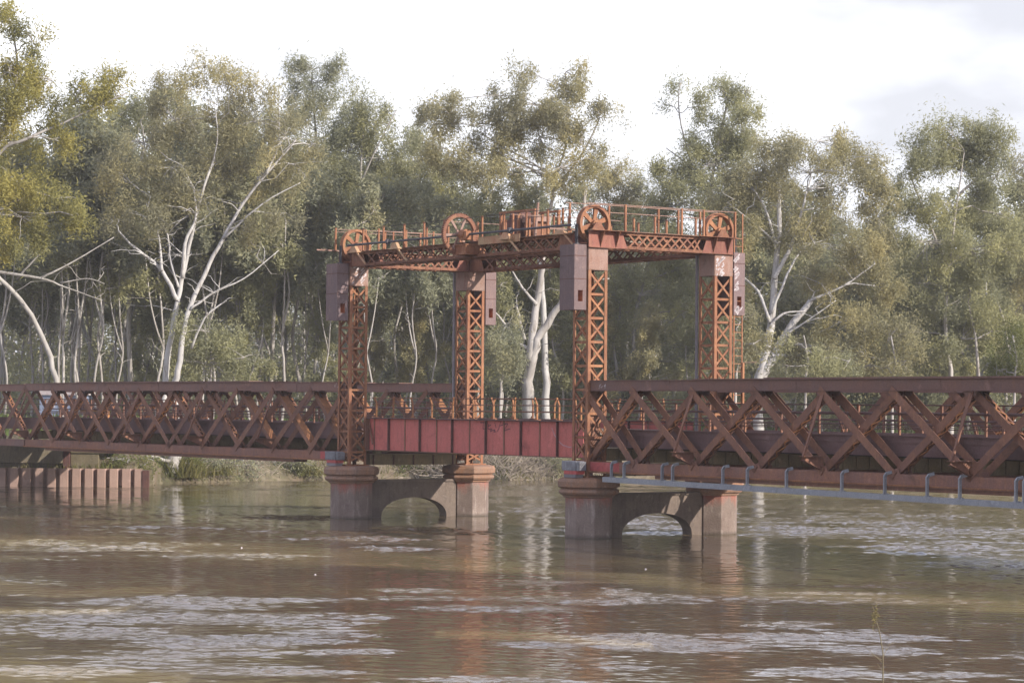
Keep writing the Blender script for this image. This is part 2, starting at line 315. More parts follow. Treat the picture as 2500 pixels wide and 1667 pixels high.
def water():
    rng = np.random.default_rng(77); K = 110
    lam = np.exp(rng.uniform(math.log(0.17), math.log(0.85), K)); ang = rng.normal(size=K)*0.75+1.35; ph = rng.uniform(0,6.28,K); kx, ky = 2*np.pi/lam*np.cos(ang), 2*np.pi/lam*np.sin(ang)
    amp = lam/(2*np.pi)*0.185*math.sqrt(2.0/K)*rng.uniform(0.6,1.4,K)
    big = [(9.0,0.4,0.010),(6.3,1.9,0.007),(4.1,2.6,0.006),(2.9,1.0,0.004)]
    gp = [onwater(x,y) for x,y,_,_ in GUSTS]; ge = []
    for (x,y,rx,ry),(gx,gy) in zip(GUSTS,gp):
        x2,_ = onwater(x+rx,y); _,y2 = onwater(x,y-ry); _,y3 = onwater(x,y+ry); ge.append((gx,(y2+y3)/2,abs(x2-gx),abs(y2-y3)/2))
    sp = []
    for pl, w_ in zip(SILT,SILTW):
        q = [onwater(x,y) for x,y in pl]; wy = [abs(onwater(x,y+w_)[1]-onwater(x,y-w_)[1])/2 for x,y in pl]; sp.append((np.array(q),np.array(wy)))
    V, F, RU, SI, n0 = [], [], [], [], 0
    def block(x0, x1, y0, y1, dx, dy, minlam):
        nonlocal n0
        xs = np.linspace(x0,x1,max(2,int((x1-x0)/dx)+1)); ys = np.linspace(y0,y1,max(2,int((y1-y0)/dy)+1)); X, Y = np.meshgrid(xs,ys); x, y = X.ravel(), Y.ravel()
        e = np.full(len(x),-9.0); wob = fbm(x*0.15,y*0.42,1,5)-0.5; wob2 = fbm(x*0.40,y*1.9,9,4)-0.5
        if dx < 5:
            for gx,gy,ra,rb in ge: e = np.maximum(e, 1-np.sqrt(((x-gx)/ra)**2+((y-gy+ (x-gx)*0.05)/rb)**2))
        ru = np.clip((e+wob*1.9+wob2*1.3-0.12)/0.75,0,1)
        gen = np.clip((fbm(x*0.06+5,y*0.24,31,6)-0.57)/0.05+wob2*2,0,1)*0.45; ru = np.maximum(ru, gen)
        si = np.zeros(len(x))
        if dx < 5:
            for q,wy in sp:
                yc = np.interp(x,q[:,0],q[:,1],left=-99,right=-99); ww = np.interp(x,q[:,0],wy); si = np.maximum(si, np.where(yc > 0, 1-np.abs(y-yc+wob*ww*1.6)/ww, 0))
        si = np.clip(si*1.6+ (fbm(x*0.05,y*0.25,51,5)-0.55)*1.5,0,1)
        z = np.zeros(len(x)); fl = lam > minlam
        if dx < 5:
            for a_, k1, k2, p_ in zip(amp[fl],kx[fl],ky[fl],ph[fl]): z += a_*np.sin(k1*x+k2*y+p_)
            sw = np.zeros(len(x))
            for L_, d_, a_ in big: sw += a_*np.sin(2*np.pi/L_*(x*math.cos(d_)+y*math.sin(d_))+L_)
            z = z*(0.14+0.86*ru)*(0.55+0.9*fbm(x*0.8,y*0.8,61,3))*(1.0 if minlam < 0.2 else (1.12 if dx < 0.08 else 1.7)) + sw*0.35
        V.append(np.stack([x,y,z],1)); RU.append(ru); SI.append(si); nx, ny = len(xs), len(ys); idx = np.arange(nx*ny).reshape(ny,nx)
        F.append(np.stack([idx[:-1,:-1],idx[:-1,1:],idx[1:,1:],idx[1:,:-1]],2).reshape(-1,4)+n0); n0 += nx*ny
    block(-11.5,11.5,37,52,0.042,0.05,0.15); block(-17,17,52,76,0.065,0.08,0.22); block(-24,24,76,108,0.09,0.12,0.3); block(-36,36,108,160,0.16,0.2,0.45)
    for r in ((-900,900,-60,37),(-900,-11.5,37,52),(11.5,900,37,52),(-900,-17,52,76),(17,900,52,76),(-900,-24,76,108),(24,900,76,108),(-900,-36,108,172),(36,900,108,172)): block(*r,80,40,9)
    V.append(np.array([(-60,36,-0.06),(60,36,-0.06),(60,165,-0.06),(-60,165,-0.06)],float)); RU.append(np.zeros(4)); SI.append(np.zeros(4)); F.append(np.array([[0,1,2,3]])+n0)
    V = np.concatenate(V); F = np.concatenate(F); o = np_mesh('river_water', V, F, M['water']); me = o.data
    for nm, val in (('ruffle',RU),('silt',SI)):
        a = me.attributes.new(nm,'FLOAT','POINT'); a.data.foreach_set('value', np.concatenate(val).astype(np.float32))
    me.polygons.foreach_set('use_smooth', np.ones(len(F),dtype=bool)); o['kind'] = 'structure'

water()
BANK = [(-900,118),(-60,124),(-29,131.5),(-19.95,131.2),(-19.4,138.4),(-17.3,139.8),(-13.1,144.6),(-6.3,151.5),(0,148),(3,150.3),(17,155.5),(40,160),(120,172),(900,172)]
def bank_y(x): return float(np.interp(x, [p[0] for p in BANK], [p[1] for p in BANK]))
def ground_z(x, y):
    d = y - bank_y(x)
    z = float(np.interp(d, [-6,-1,0,0.8,4,9,16,40,400,3000], [-3,-0.8,-0.05,0.55,1.5,2.35,3.0,3.3,3.6,5.0]))
    z += (0.16*math.sin(x*1.3+y*0.4) + 0.13*math.sin(x*0.55-y*0.9) + 0.10*math.sin(x*2.9+y*2.1)) * min(1, max(0, (d+1)/3))
    return z
def terrain():
    xs = np.unique(np.concatenate([np.linspace(-900,-75,16), np.linspace(-75,75,190), np.linspace(75,900,16)]))
    ys = np.unique(np.concatenate([np.linspace(110,185,130), np.linspace(185,330,30), np.linspace(330,3000,16)]))
    mb = MB(); vs = [(x, y, ground_z(x, y)) for y in ys for x in xs]; k = len(xs)
    mb.add(vs, [(j*k+i, j*k+i+1, (j+1)*k+i+1, (j+1)*k+i) for j in range(len(ys)-1) for i in range(k-1)])
    mb.build('far_bank_ground', M['soil'], smooth=True)['kind'] = 'structure'
    mb = MB(); xs = np.linspace(-60,60,60); ys = np.linspace(-60,20,40)
    vs = [(x, y, float(np.interp(y,[-60,2,11,17,20],[3.2,2.9,2.1,0.2,-1.2])) + 0.08*math.sin(x*2+y)+0.06*math.sin(3.1*y-x)) for y in ys for x in xs]
    mb.add(vs, [(j*60+i, j*60+i+1, (j+1)*60+i+1, (j+1)*60+i) for j in range(39) for i in range(59)])
    mb.build('near_bank_ground', M['soil'], smooth=True)['kind'] = 'structure'
terrain()

# ================================================================== BRIDGE
ZC = 2.076; ZB = 9.953; TA, TB = 0.4374, 0.4087
UV = (1,0,0); VV = (0,1,0); ZV = (0,0,1)
# ---- piers
def make_pier():
    u0 = -HL
    t = Thing('bridge_pier', u0, 0, 0, 'pair of stained river columns joined by an arched wall, under the left towers', 'bridge pier', 'river piers under the lift towers')
    for sv in (-1, 1):
        c = MB(); k = 1/math.cos(R(22.5)); r = 0.775*k
        c.lathe([(r,-3),(r,1.41)], (u0, sv*HW, 0), 8, R(22.5))
        col = t.part('column', c, M['pier'], bevel=0.02)
        cp = MB(); cp.lathe([(0.79*k,1.38),(0.84*k,1.40),(0.85*k,1.45),(0.95*k,1.50),(1.0*k,1.57),(0.98*k,1.64),(0.90*k,1.685),(0.93*k,1.71),(1.02*k,1.75),(1.03*k,1.93),(0.98*k,2.03),(0.80*k,ZC)], (u0, sv*HW, 0), 8, R(22.5))
        t.part('capital', cp, M['cap'], col, bevel=0.012)
    top = 1.42; hs = 1.56; cr_ = 0.80
    a = MB(); aa = np.linspace(0, math.pi, 33); vs = []; n = 33   # the wall over the arch, built as a strip so the faces stay quads
    for du in (-0.26, 0.26):
        for q in aa: vs.append((u0+du, hs*math.cos(q), cr_*math.sin(q)**0.85 if 0 < q < 3.14159 else 0.0))
        for q in aa: vs.append((u0+du, hs*math.cos(q), top))
    fs = []
    for i in range(n-1):
        fs += [(i,i+1,n+i+1,n+i), (2*n+i+1,2*n+i,3*n+i,3*n+i+1), (i+1,i,2*n+i,2*n+i+1), (n+i,n+i+1,3*n+i+1,3*n+i)]
    a.add(vs, fs)
    for s in (-1,1): a.box(u0-0.26,u0+0.26, min(s*hs,s*2.3), max(s*hs,s*2.3), -3, top)
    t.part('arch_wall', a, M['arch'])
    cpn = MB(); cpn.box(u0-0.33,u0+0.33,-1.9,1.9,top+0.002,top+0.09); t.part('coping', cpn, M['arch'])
    return t
pier = make_pier()
clone(pier, HL, 0, 0, 'pair of stained river columns joined by an arched wall, under the right towers')
# ---- towers
def make_tower():
    u0, v0 = -HL, -HW
    t = Thing('lift_tower', u0, v0, ZC, 'rusty lattice lift tower on the front column of the left river pier', 'lift tower', 'lattice towers of the lift bridge')
    bp_ = MB(); bp_.box(u0-0.52,u0+0.52,v0-0.5,v0+0.5,ZC+0.002,ZC+0.05); t.part('base_plate', bp_, M['tower'])
    g = 0.12; th = 0.016
    for su in (-1,1):
        for sv in (-1,1):
            x, y = u0+su*TA, v0+sv*TB; b = MB()
            b.box(min(x,x-su*g),max(x,x-su*g), min(y,y-sv*th),max(y,y-sv*th), ZC+0.05, ZB)
            b.box(min(x,x-su*th),max(x,x-su*th), min(y-sv*th,y-sv*g),max(y-sv*th,y-sv*g), ZC+0.05, ZB)
            t.part('leg', b, M['tower'])
    zs = [9.18 - 0.82*k for k in range(9)]
    for axis in ('u','v'):
        for s in (-1,1):
            b = MB(); half = (TB if axis == 'u' else TA) - 0.05
            def P(q, z, d): return (u0+s*(TA-d), v0+q, z) if axis == 'u' else (u0+q, v0+s*(TB-d), z)
            nrm = (1,0,0) if axis == 'u' else (0,1,0)
            for k in range(len(zs)):
                z1 = zs[k]; z0 = zs[k+1] if k+1 < len(zs) else ZC+0.12
                b.bar(P(-half, z1-0.05, 0.035), P(half, z0+0.05, 0.035), 0.014, 0.075, ZV) if False else None
                d = Vector(P(half,z0+0.05,0.03)) - Vector(P(-half,z1-0.05,0.03))
                b.bar(P(-half, z1-0.05, 0.026), P(half, z0+0.05, 0.026), 0.075, 0.012, nrm)
                b.bar(P(half, z1-0.05, 0.042), P(-half, z0+0.05, 0.042), 0.075, 0.012, nrm)
                if k: b.bar(P(-half, z1, 0.058), P(half, z1, 0.058), 0.085, 0.014, nrm)
            t.part('lattice_panel', b, M['tower'])
    for axis in ('u','v'):
        for s in (-1,1):
            b = MB(); h = 0.76
            if axis == 'u': x = u0+s*TA; b.box(min(x+s*0.003,x+s*0.015),max(x+s*0.003,x+s*0.015), v0-TB+0.004, v0+TB-0.004, ZB-h, ZB-0.003)
            else: y = v0+s*TB; b.box(u0-TA+0.004, u0+TA-0.004, min(y+s*0.003,y+s*0.015),max(y+s*0.003,y+s*0.015), ZB-h, ZB-0.003)
            for k in range(8):                                   # rivet line
                q = -0.34+0.68*k/7
                if axis == 'u': b.box(min(x+s*0.015,x+s*0.024),max(x+s*0.015,x+s*0.024), v0+q-0.012, v0+q+0.012, ZB-h+0.03, ZB-h+0.054)
            t.part('cover_plate', b, M['plate'])
    return t
tower = make_tower()
tw2 = clone(tower, -HL, HW, ZC, 'rusty lift tower on the rear left column, grey conduit at its left edge')
tw3 = clone(tower, HL, -HW, ZC, 'rusty lift tower on the front column of the right river pier, nearest the viewer')
tw4 = clone(tower, HL, HW, ZC, 'rusty lift tower with a thin rung ladder, on the rear right column')
for root, u0, v0 in ((tw2,-HL,HW), (tw4,HL,HW)):
    b = MB(); b.tube([(-TA-0.10,-TB-0.02,ZB-ZC), (-TA-0.10,-TB-0.02,1.2)], 0.055, 8)
    b.box(-TA-0.06,-TA,-TB-0.04,-TB,6.5,6.56); b.box(-TA-0.06,-TA,-TB-0.04,-TB,3.5,3.56)
    b.build('conduit', M['pipe'], root)
b = MB()
for y in (TB+0.12, TB+0.50): b.bar((TA-0.05,y,1.0),(TA-0.05,y,11.45-ZC),0.045,0.03,UV)
for k in range(27): b.bar((TA-0.05,TB+0.12,1.2+0.28*k),(TA-0.05,TB+0.50,1.2+0.28*k),0.022,0.022)
for z in (2.5,5,7.2): b.bar((TA-0.05,TB-0.02,z),(TA-0.05,TB+0.12,z),0.03,0.03)
b.build('ladder', M['tower'], tw4)
# ---- counterweights
def make_cw():
    u0, v0 = -HL, -3.545
    t = Thing('counterweight', u0, v0, 7.81, 'steel counterweight box hung outside the front left tower, half its face in shadow', 'counterweight', 'counterweights hung beside the lift towers')
    du, dv, z0, z1 = 0.425, 0.255, 7.81, 10.05
    b = MB(); h0, h1, w = 8.10, 8.48, 0.10; x = u0+du; dpt = 0.22
    # outer skin with a square pocket in the end that faces along the bridge
    b.add([(u0-du,v0-dv,z0),(x,v0-dv,z0),(x,v0+dv,z0),(u0-du,v0+dv,z0),(u0-du,v0-dv,z1),(x,v0-dv,z1),(x,v0+dv,z1),(u0-du,v0+dv,z1)],
          [(0,3,2,1),(4,5,6,7),(0,1,5,4),(2,3,7,6),(3,0,4,7)])
    b.add([(x,v0-dv,z0),(x,v0+dv,z0),(x,v0+dv,z1),(x,v0-dv,z1),(x,v0-w,h0),(x,v0+w,h0),(x,v0+w,h1),(x,v0-w,h1)],
          [(0,1,5,4),(1,2,6,5),(2,3,7,6),(3,0,4,7)])
    body = t.part('body', b, M['cw'])
    for z, e in ((9.66,0.006),(8.87,0.005)):
        q = MB(); q.box(u0-du-e,u0+du+e,v0-dv-e,v0+dv+e,z-0.014,z+0.014); t.part('seam', q, M['stiff'], body)
    p = MB(); y0, y1, xi = v0-w, v0+w, x-dpt
    p.add([(x-.001,y0,h0),(x-.001,y1,h0),(x-.001,y1,h1),(x-.001,y0,h1),(xi,y0,h0),(xi,y1,h0),(xi,y1,h1),(xi,y0,h1)],
          [(4,5,6,7),(0,1,5,4),(1,2,6,5),(2,3,7,6),(3,0,4,7)])
    t.part('pocket', p, M['cwdark'], body)
    r = MB()
    for q in (-0.06,0.0,0.06): r.tube([(u0+q, v0+0.14, 10.05), (u0+q, v0+0.14, 10.78)], 0.018, 6)
    r.box(u0-0.1,u0+0.1,v0+0.08,v0+0.2,10.051,10.12)
    t.part('hoist_ropes', r, M['rope'])
    return t
cw = make_cw()
def clone_cw(sv, u, label):
    c = clone(cw, u, sv*3.545, 7.81, label)
    return c
clone_cw(1, -HL, 'narrow pink counterweight box beyond the rear left tower, seen end on')
clone_cw(-1, HL, 'dark grey counterweight box hung outside the front right tower, fully unshadowed on its end')
cw4 = clone_cw(1, HL, 'pale counterweight box flecked with painted sun dapple beyond the rear right tower')
# white flecks paint sun dapple on the rear right weight, also on tower plates
def dapple_flecks(parent, x, y0, y1, z0, z1, n, seed):
    rr = random.Random(seed); b = MB()
    for _ in range(n):
        y = rr.uniform(y0,y1); z = rr.uniform(z0,z1); a = rr.uniform(0.5,1.0); l = rr.uniform(0.03,0.10)
        b.bar((x,y-l*math.cos(a),z-l*math.sin(a)),(x,y+l*math.cos(a),z+l*math.sin(a)), rr.uniform(0.03,0.07), 0.004, UV)
    o = b.build('sun_dapple', M['white'], parent); o['kind'] = 'stuff'; return o
dapple_flecks(cw4, 0.428, -0.22, -0.05, 0.9, 2.15, 34, 3); dapple_flecks(cw4, 0.428, -0.2, 0.12, 0.08, 0.28, 12, 4)
dapple_flecks(tw4, TA+0.018, -0.36, -0.02, 7.15, 7.8, 26, 5)
dapple_flecks(tower.o, TA+0.018, -0.30, 0.34, 7.15, 7.85, 22, 6)
# ---- lift span
G0, G1 = -7.08, 7.08; GT, GB = 4.0, 2.70
def make_span():
    t = Thing('lift_span', 0, 0, GB, 'red plate girder lift span with railings between the four towers', 'lift span')
    for sv in (-1,1):
        v = sv*2.45
        b = MB(); b.box(G0,G1,v-0.012,v+0.012,GB+0.03,GT-0.03)
        g = t.part('plate_girder', b, M['girder'])
        f = MB(); f.box(G0-0.05,G1+0.05,v-0.16,v+0.16,GT-0.03,GT); f.box(G0,G1,v-0.10,v-0.012,GT-0.045,GT-0.0302); t.part('top_flange', f, M['fascia'], g)
        f = MB(); f.box(G0,G1,v-0.17,v+0.17,GB,GB+0.03); t.part('bottom_flange', f, M['truss'], g)
        for i in range(13):
            u = -6.72 + 1.12*i; major = i % 2 == 1; s = MB(); w = 0.11 if major else 0.035
            for q in (-1,1): s.box(u-0.022 if major else u-0.035,u+0.022 if major else u+0.035, min(v+q*0.012,v+q*w),max(v+q*0.012,v+q*w),GB+0.031,GT-0.046)
            t.part('stiffener', s, M['stiff'] if major else M['truss'], g)
        if sv < 0:
            e = MB()                                      # end bracket beside the front left tower
            e.bar((G0-0.02,v-0.05,GT-0.15),(G0+0.42,v-0.13,GB+0.25),0.03,0.09); e.box(G0-0.04,G0,v-0.2,v+0.2,GB+0.03,GT-0.031); t.part('end_brace', e, M['truss'], g)
    d = MB(); d.box(G0,G1,-2.42,2.42,3.52,3.68); t.part('deck', d, M['deck'])
    for i in range(8):
        u = -6.6+1.885*i; c = MB(); c.box(u-0.01,u+0.01,-2.43,2.43,2.95,3.51); c.box(u-0.09,u+0.09,-2.43,2.43,2.92,2.949); t.part('cross_beam', c, M['dark'])
    for sv in (-1,1):
        r = MB(); v = sv*2.36
        for z in (4.28,4.52,4.76): r.tube([(G0,v,z),(G1,v,z)], 0.016 if z < 4.7 else 0.02, 6)
        rl = t.part('railing', r, M['truss'])
        for i, u in enumerate([-6.75,-5.5,-4.1,-2.75,-1.3,0.1,1.4,2.75,4.15,5.5,6.8]):
            p = MB(); p.bar((u,v,GT+0.001),(u,v,4.56),0.06,0.05,UV); p.bar((u,v,4.55),(u-0.02*sv+(0.10 if i%3==1 else -0.10),v+sv*0.05,4.80),0.06,0.045,UV)
            p.box(u-0.16,u+0.16,v-0.05,v+0.05,GT,GT+0.02); p.bar((u-0.13,v,GT+0.02),(u,v,GT+0.16),0.03,0.03)
            t.part('post', p, M['lace'], rl)
    return t
span = make_span()
def stroke(mb, pts, w, v, d=0.003):
    for a, b_ in zip(pts[:-1], pts[1:]): mb.bar((a[0],v,a[1]),(b_[0],v,b_[1]), w, d, VV)
# spray-painted tag on the girder: pixel strokes of the photograph turned into paint on the web
def g2(x, y):                                            # picture pixel (2500 wide) -> (u, z) on the girder face
    d = ray(x*0.9408, y*0.9408); vv = -2.465; o = Vector((0,0,CAMH)); c0 = Vector((BX,BY,0))
    tt = (vv + N_.dot(c0)) / (N_.dot(d)); p = o + d*tt - c0; return (E_.dot(p), p.z)
gr = MB()
for seg in ([(1172,1031),(1180,1031),(1186,1030)], [(1180,1032),(1179,1046),(1184,1047),(1188,1040),(1190,1032)], [(1193,1034),(1191,1046),(1197,1048),(1200,1046)], [(1192,1040),(1199,1037)],
            [(1201,1046),(1197,1053),(1203,1050),(1209,1049),(1205,1054),(1212,1053)], [(1208,1031),(1211,1044)], [(1222,1029),(1218,1046),(1214,1053)], [(1221,1039),(1230,1036),(1236,1035)],
            [(1227,1033),(1240,1034),(1233,1046),(1229,1056),(1229,1059)], [(1229,1053),(1236,1049),(1246,1046)]):
    pts = [g2(*q) for q in seg]
    for k, (a, b_) in enumerate(zip(pts[:-1], pts[1:])): gr.bar((a[0],-2.4655-0.0004*(k%3),a[1]),(b_[0],-2.4655-0.0004*(k%3),b_[1]),0.035,0.0015,VV)
span.part('graffiti_tag', gr, M['ink'])
sc_ = MB(); pts = [g2(*q) for q in ((1347,1044),(1353,1060),(1362,1075),(1374,1086),(1388,1091),(1398,1091))]
pts2 = []
for i in range(len(pts)-1):
    for q in range(4): f = q/4; pts2.append((pts[i][0]*(1-f)+pts[i+1][0]*f, pts[i][1]*(1-f)+pts[i+1][1]*f))
stroke(sc_, pts2, 0.04, -2.4665, 0.002); span.part('paint_scratch', sc_, M['scratch'])
# ---- bearing blocks on the caps
for su, lab in ((-1,'rough grey bearing block on the front left pier cap, at the truss end'), (1,'rough grey bearing block on the right front pier cap, below the girder end')):
    uu = -8.0 if su < 0 else 7.95
    t = Thing('bearing_block', uu, -3.5, ZC, lab, 'bearing block')
    b = MB(); b.box(uu-0.42,uu+0.36,-3.72,-3.32,2.31,2.64); b.box(uu+0.361,uu+0.5,-3.68,-3.34,2.31,2.62); t.part('stone', b, M['block'], bevel=0.02)
    b = MB(); b.box(uu-0.30,uu+0.40,-3.70,-3.34,2.19,2.309); t.part('red_plate', b, M['redpaint'])
    b = MB(); b.box(uu-0.34,uu+0.34,-3.68,-3.36,ZC+0.001,2.189); t.part('foot', b, M['pipe'])
# ---- trusses
PAN = 3.10
def lattice_diag(t, p0, p1, v, style, gap=0.125):
    """two side plates either side of the truss plane; style: 'flat', 'lace' or 'cover' on the upper edge"""
    a, c = Vector((p0[0],v,p0[1])), Vector((p1[0],v,p1[1])); d = (c-a).normalized(); nrm = Vector((-d.z,0,d.x))
    if nrm.z < 0: nrm = -nrm
    b = MB(); wd = 0.23 if gap < 0.2 else 0.25
    if gap > 0.2: a, c = a-d*0.12, c+d*0.12
    for s in (-1,1):
        b.bar(a+Vector((0,s*gap,0)), c+Vector((0,s*gap,0)), 0.016, wd, nrm)
        if style != 'flat':
            for q in (-1,1): b.bar(a+Vector((0,s*(gap-0.042),0))+nrm*q*(wd/2-0.007), c+Vector((0,s*(gap-0.042),0))+nrm*q*(wd/2-0.007), 0.065, 0.012, nrm)
    o = t.part('diagonal', b, M['truss'])
    if style == 'flat': return
    L = (c-a).length; b = MB()
    if style == 'cover':
        b.bar(a+d*0.5+nrm*(wd/2+0.008), c-d*0.35+nrm*(wd/2+0.008), 0.33, 0.012, nrm); t.part('cover_strip', b, M['lace'], o)
    else:
        n = int(L/0.27); s = 1
        for q in (-1,1):
            for k in range(n):
                f0, f1 = a+d*(0.25+k*(L-0.5)/n), a+d*(0.25+(k+1)*(L-0.5)/n)
                b.bar(f0+Vector((0,s*gap*0.8,0))+nrm*q*(wd/2+0.006), f1+Vector((0,-s*gap*0.8,0))+nrm*q*(wd/2+0.006), 0.05, 0.008, nrm); s = -s
        t.part('lacing', b, M['lace'], o)
def make_truss(name, sgn, npan, label, cat, ustart=8.05, first=0.0):
    """sgn -1: runs to the left of the towers, +1 to the right"""
    nodes = [sgn*(ustart + first + PAN*0.84)] ; nodes = [sgn*ustart] + [sgn*(10.68 + 3.115*k) for k in range(npan)]
    u0, u1 = nodes[0], nodes[-1]; lo, hi = min(u0,u1), max(u0,u1)
    lo2, hi2 = lo-0.12, hi+0.12
    t = Thing(name, (u0+u1)/2, 0, 2.2, label, cat)
    camb = lambda u: 0.05*(1-((u-(u0+u1)/2)/((hi-lo)/2))**2)
    zt0, zt1, zb0, zb1 = 5.04, 5.38, 2.28, 2.62
    for sv in (-1,1):
        v = sv*HW
        # top chord: two side webs, top plate, cover plates
        b = MB()
        for s in (-1,1): b.box(lo2,hi2,v+s*0.27-0.008,v+s*0.27+0.008,zt0,zt1)
        b.box(lo2,hi2,v-0.32,v+0.32,zt1+0.001,zt1+0.022)
        for s in (-1,1):
            b.box(lo2,hi2,min(v+s*0.2785,v+s*0.345),max(v+s*0.2785,v+s*0.345),zt0,zt0+0.014)
        for k in range(1, npan, 2):                      # splice plates
            u = nodes[k] + sgn*1.55
            for s in (-1,1): b.box(u-0.42,u+0.42,min(v+s*0.2782,v+s*0.289),max(v+s*0.2782,v+s*0.289),zt0+0.03,zt1-0.02)
        for k in range(npan+1):
            for s in (-1,1): b.prism([(-0.28,0),(0.28,0),(0.20,-0.14),(-0.20,-0.14)], (nodes[k], v+s*0.255, zt0), UV, ZV, 0.01)
        tc_ = t.part('top_chord', b, M['chord'])
        b = MB(); cl, ch = (lo2+6.0 if sgn > 0 else lo2+2.5), (hi2-2.5 if sgn > 0 else hi2-4.8)
        b.box(cl,ch,v-0.355,v+0.355,zt1+0.024,zt1+0.05); b.box(cl+3.5,ch-3.0,v-0.35,v+0.35,zt1+0.052,zt1+0.078); t.part('cover_plate', b, M['chord'], tc_)
        # bottom chord
        b = MB(); fl_ = MB()
        for s in (-1,1):
            b.box(lo2,hi2,v+s*0.27-0.008,v+s*0.27+0.008,zb0,zb1)
            fl_.box(lo2,hi2,min(v+s*0.2785,v+s*0.385),max(v+s*0.2785,v+s*0.385),zb0-0.014,zb0+0.022)
        b.box(lo2,hi2,v-0.372,v+0.372,zb0-0.034,zb0-0.0145)
        for k in range(npan+1):
            for s in (-1,1): b.prism([(-0.28,0),(-0.20,0.14),(0.20,0.14),(0.28,0)], (nodes[k], v+s*0.255, zb1), UV, ZV, 0.01)
        bc = t.part('bottom_chord', b, M['foot'])
        t.part('foot_flange', fl_, M['lace'], bc)
        b = MB(); b.box(lo2+(4.0 if sgn>0 else 2.5),hi2-(2.5 if sgn>0 else 4.0),v-0.31,v+0.31,zb0-0.15,zb0-0.036); t.part('bottom_plate', b, M['truss'], bc)
        if sv < 0:
            b = MB(); x0, x1 = (8.25,9.95) if sgn > 0 else (-9.85,-8.95)
            b.box(min(x0,x1),max(x0,x1),v-0.284,v-0.2785,zb0+0.03,zb1-0.01); t.part('red_patch', b, M['redpaint'], bc)
        # diagonals
        for k in range(npan):
            a, c = nodes[k], nodes[k+1]
            first_half = k < (5 if sgn < 0 else 6)          # struts lean toward the middle of the span, tension flats the other way
            if sgn < 0: rising, other = (('cover' if k < 3 else 'lace'),'flat') if first_half else ('flat','lace')
            else: rising, other = ('flat','lace') if first_half else ('lace','flat')
            gr_, go_ = (0.30 if rising == 'flat' else 0.125), (0.30 if other == 'flat' else 0.125)
            L_, Rr = (a,c) if sgn > 0 else (c,a)
            lattice_diag(t, (L_,5.02), (Rr,2.64), v, rising, gr_)            # falling to the right
            lattice_diag(t, (Rr,5.02), (L_,2.64), v, other, go_)             # rising to the right
        # end post against the tower
        b = MB(); b.box(nodes[0]-0.1,nodes[0]+0.1,v-0.26,v+0.26,zb1,zt0); t.part('end_post', b, M['truss'])
    # cross girders with outriggers and sway struts
    for k in range(npan+1):
        u = nodes[k]; out_ = (k >= 2 and k % 2 == 0)
        b = MB(); z1, z0 = 3.04, 2.66; e = 2.5
        b.box(u-0.012,u+0.012,-e,e,z0,z1); b.box(u-0.11,u+0.11,-e,e,z1+0.001,z1+0.02); b.box(u-0.11,u+0.11,-e,e,z0-0.02,z0-0.001)
        for s in range(-4,5): b.box(u-0.06,u+0.06,s*0.55-0.012,s*0.55+0.012,z0+0.001,z1-0.001) if abs(s)!=9 else None
        cg = t.part('cross_girder', b, M['olive'])
        if out_:
            for sv in (-1,1):
                b = MB()
                b.prism([(sv*2.98,0.0),(sv*3.85,0.0),(sv*3.85,-0.07),(sv*2.98,-0.42)][::sv], (u,0,3.04), VV, ZV, 0.02)
                b.box(u-0.12,u+0.12,min(sv*2.98,sv*3.87),max(sv*2.98,sv*3.87),3.052,3.07)
                b.bar((u,sv*2.98,2.60),(u,sv*3.85,2.95),0.18,0.016,ZV)
                og = t.part('outrigger', b, M['truss'], cg)
                s_ = MB(); s_.bar((u,sv*3.78,3.07),(u,sv*3.03,5.03),0.05,0.09,UV); s_.bar((u,sv*3.82,3.07),(u+0.12,sv*3.07,5.03),0.02,0.05,UV)
                t.part('sway_strut', s_, M['truss'])
    # deck: stringers, planks, kerb plates, railings
    b = MB()
    for v in (-1.6,-0.8,0,0.8,1.6): b.box(lo,hi,v-0.08,v+0.08,3.062,3.3)
    t.part('stringers', b, M['dark'])
    b = MB(); b.box(lo,hi,-2.18,2.18,3.302,3.42); t.part('deck', b, M['deck'])
    for sv in (-1,1):
        b = MB(); v = sv*2.2
        b.box(lo,hi,v-0.015,v+0.015,3.11,3.70); b.box(lo,hi,min(v,v+sv*0.10),max(v,v+sv*0.10),3.702,3.735); b.box(lo,hi,min(v+sv*0.016,v+sv*0.05),max(v+sv*0.016,v+sv*0.05),3.50,3.54); b.box(lo,hi,min(v+sv*0.016,v+sv*0.07),max(v+sv*0.016,v+sv*0.07),3.11,3.135)
        for k in range(npan*1): u = nodes[k]+sgn*1.2; b.box(u-0.02,u+0.02,min(v+sv*0.016,v+sv*0.024),max(v+sv*0.016,v+sv*0.024),3.137,3.498)
        t.part('kerb_plate', b, M['fascia'])
        r = MB()
        for z, q in ((4.63,0.02),(4.37,0.042),(4.15,0.018),(4.03,0.018),(3.92,0.016)): r.tube([(lo,v,z),(hi,v,z)], q, 6)
        rl = t.part('railing', r, M['fascia'])
        n = int((hi-lo)/1.75)
        for k in range(n+1):
            u = lo+0.3+k*(hi-lo-0.6)/n; p = MB(); p.box(u-0.035,u+0.035,v-0.03,v+0.03,3.736,4.64); t.part('post', p, M['truss'], rl)
    return t
trL = make_truss('truss_span', -1, 10, 'rusty lattice truss span running from the left river pier to the left bank', 'truss span')
trR = make_truss('truss_span', 1, 10, 'rusty lattice truss span right of the towers, grey steel angle hung along its foot', 'truss span')
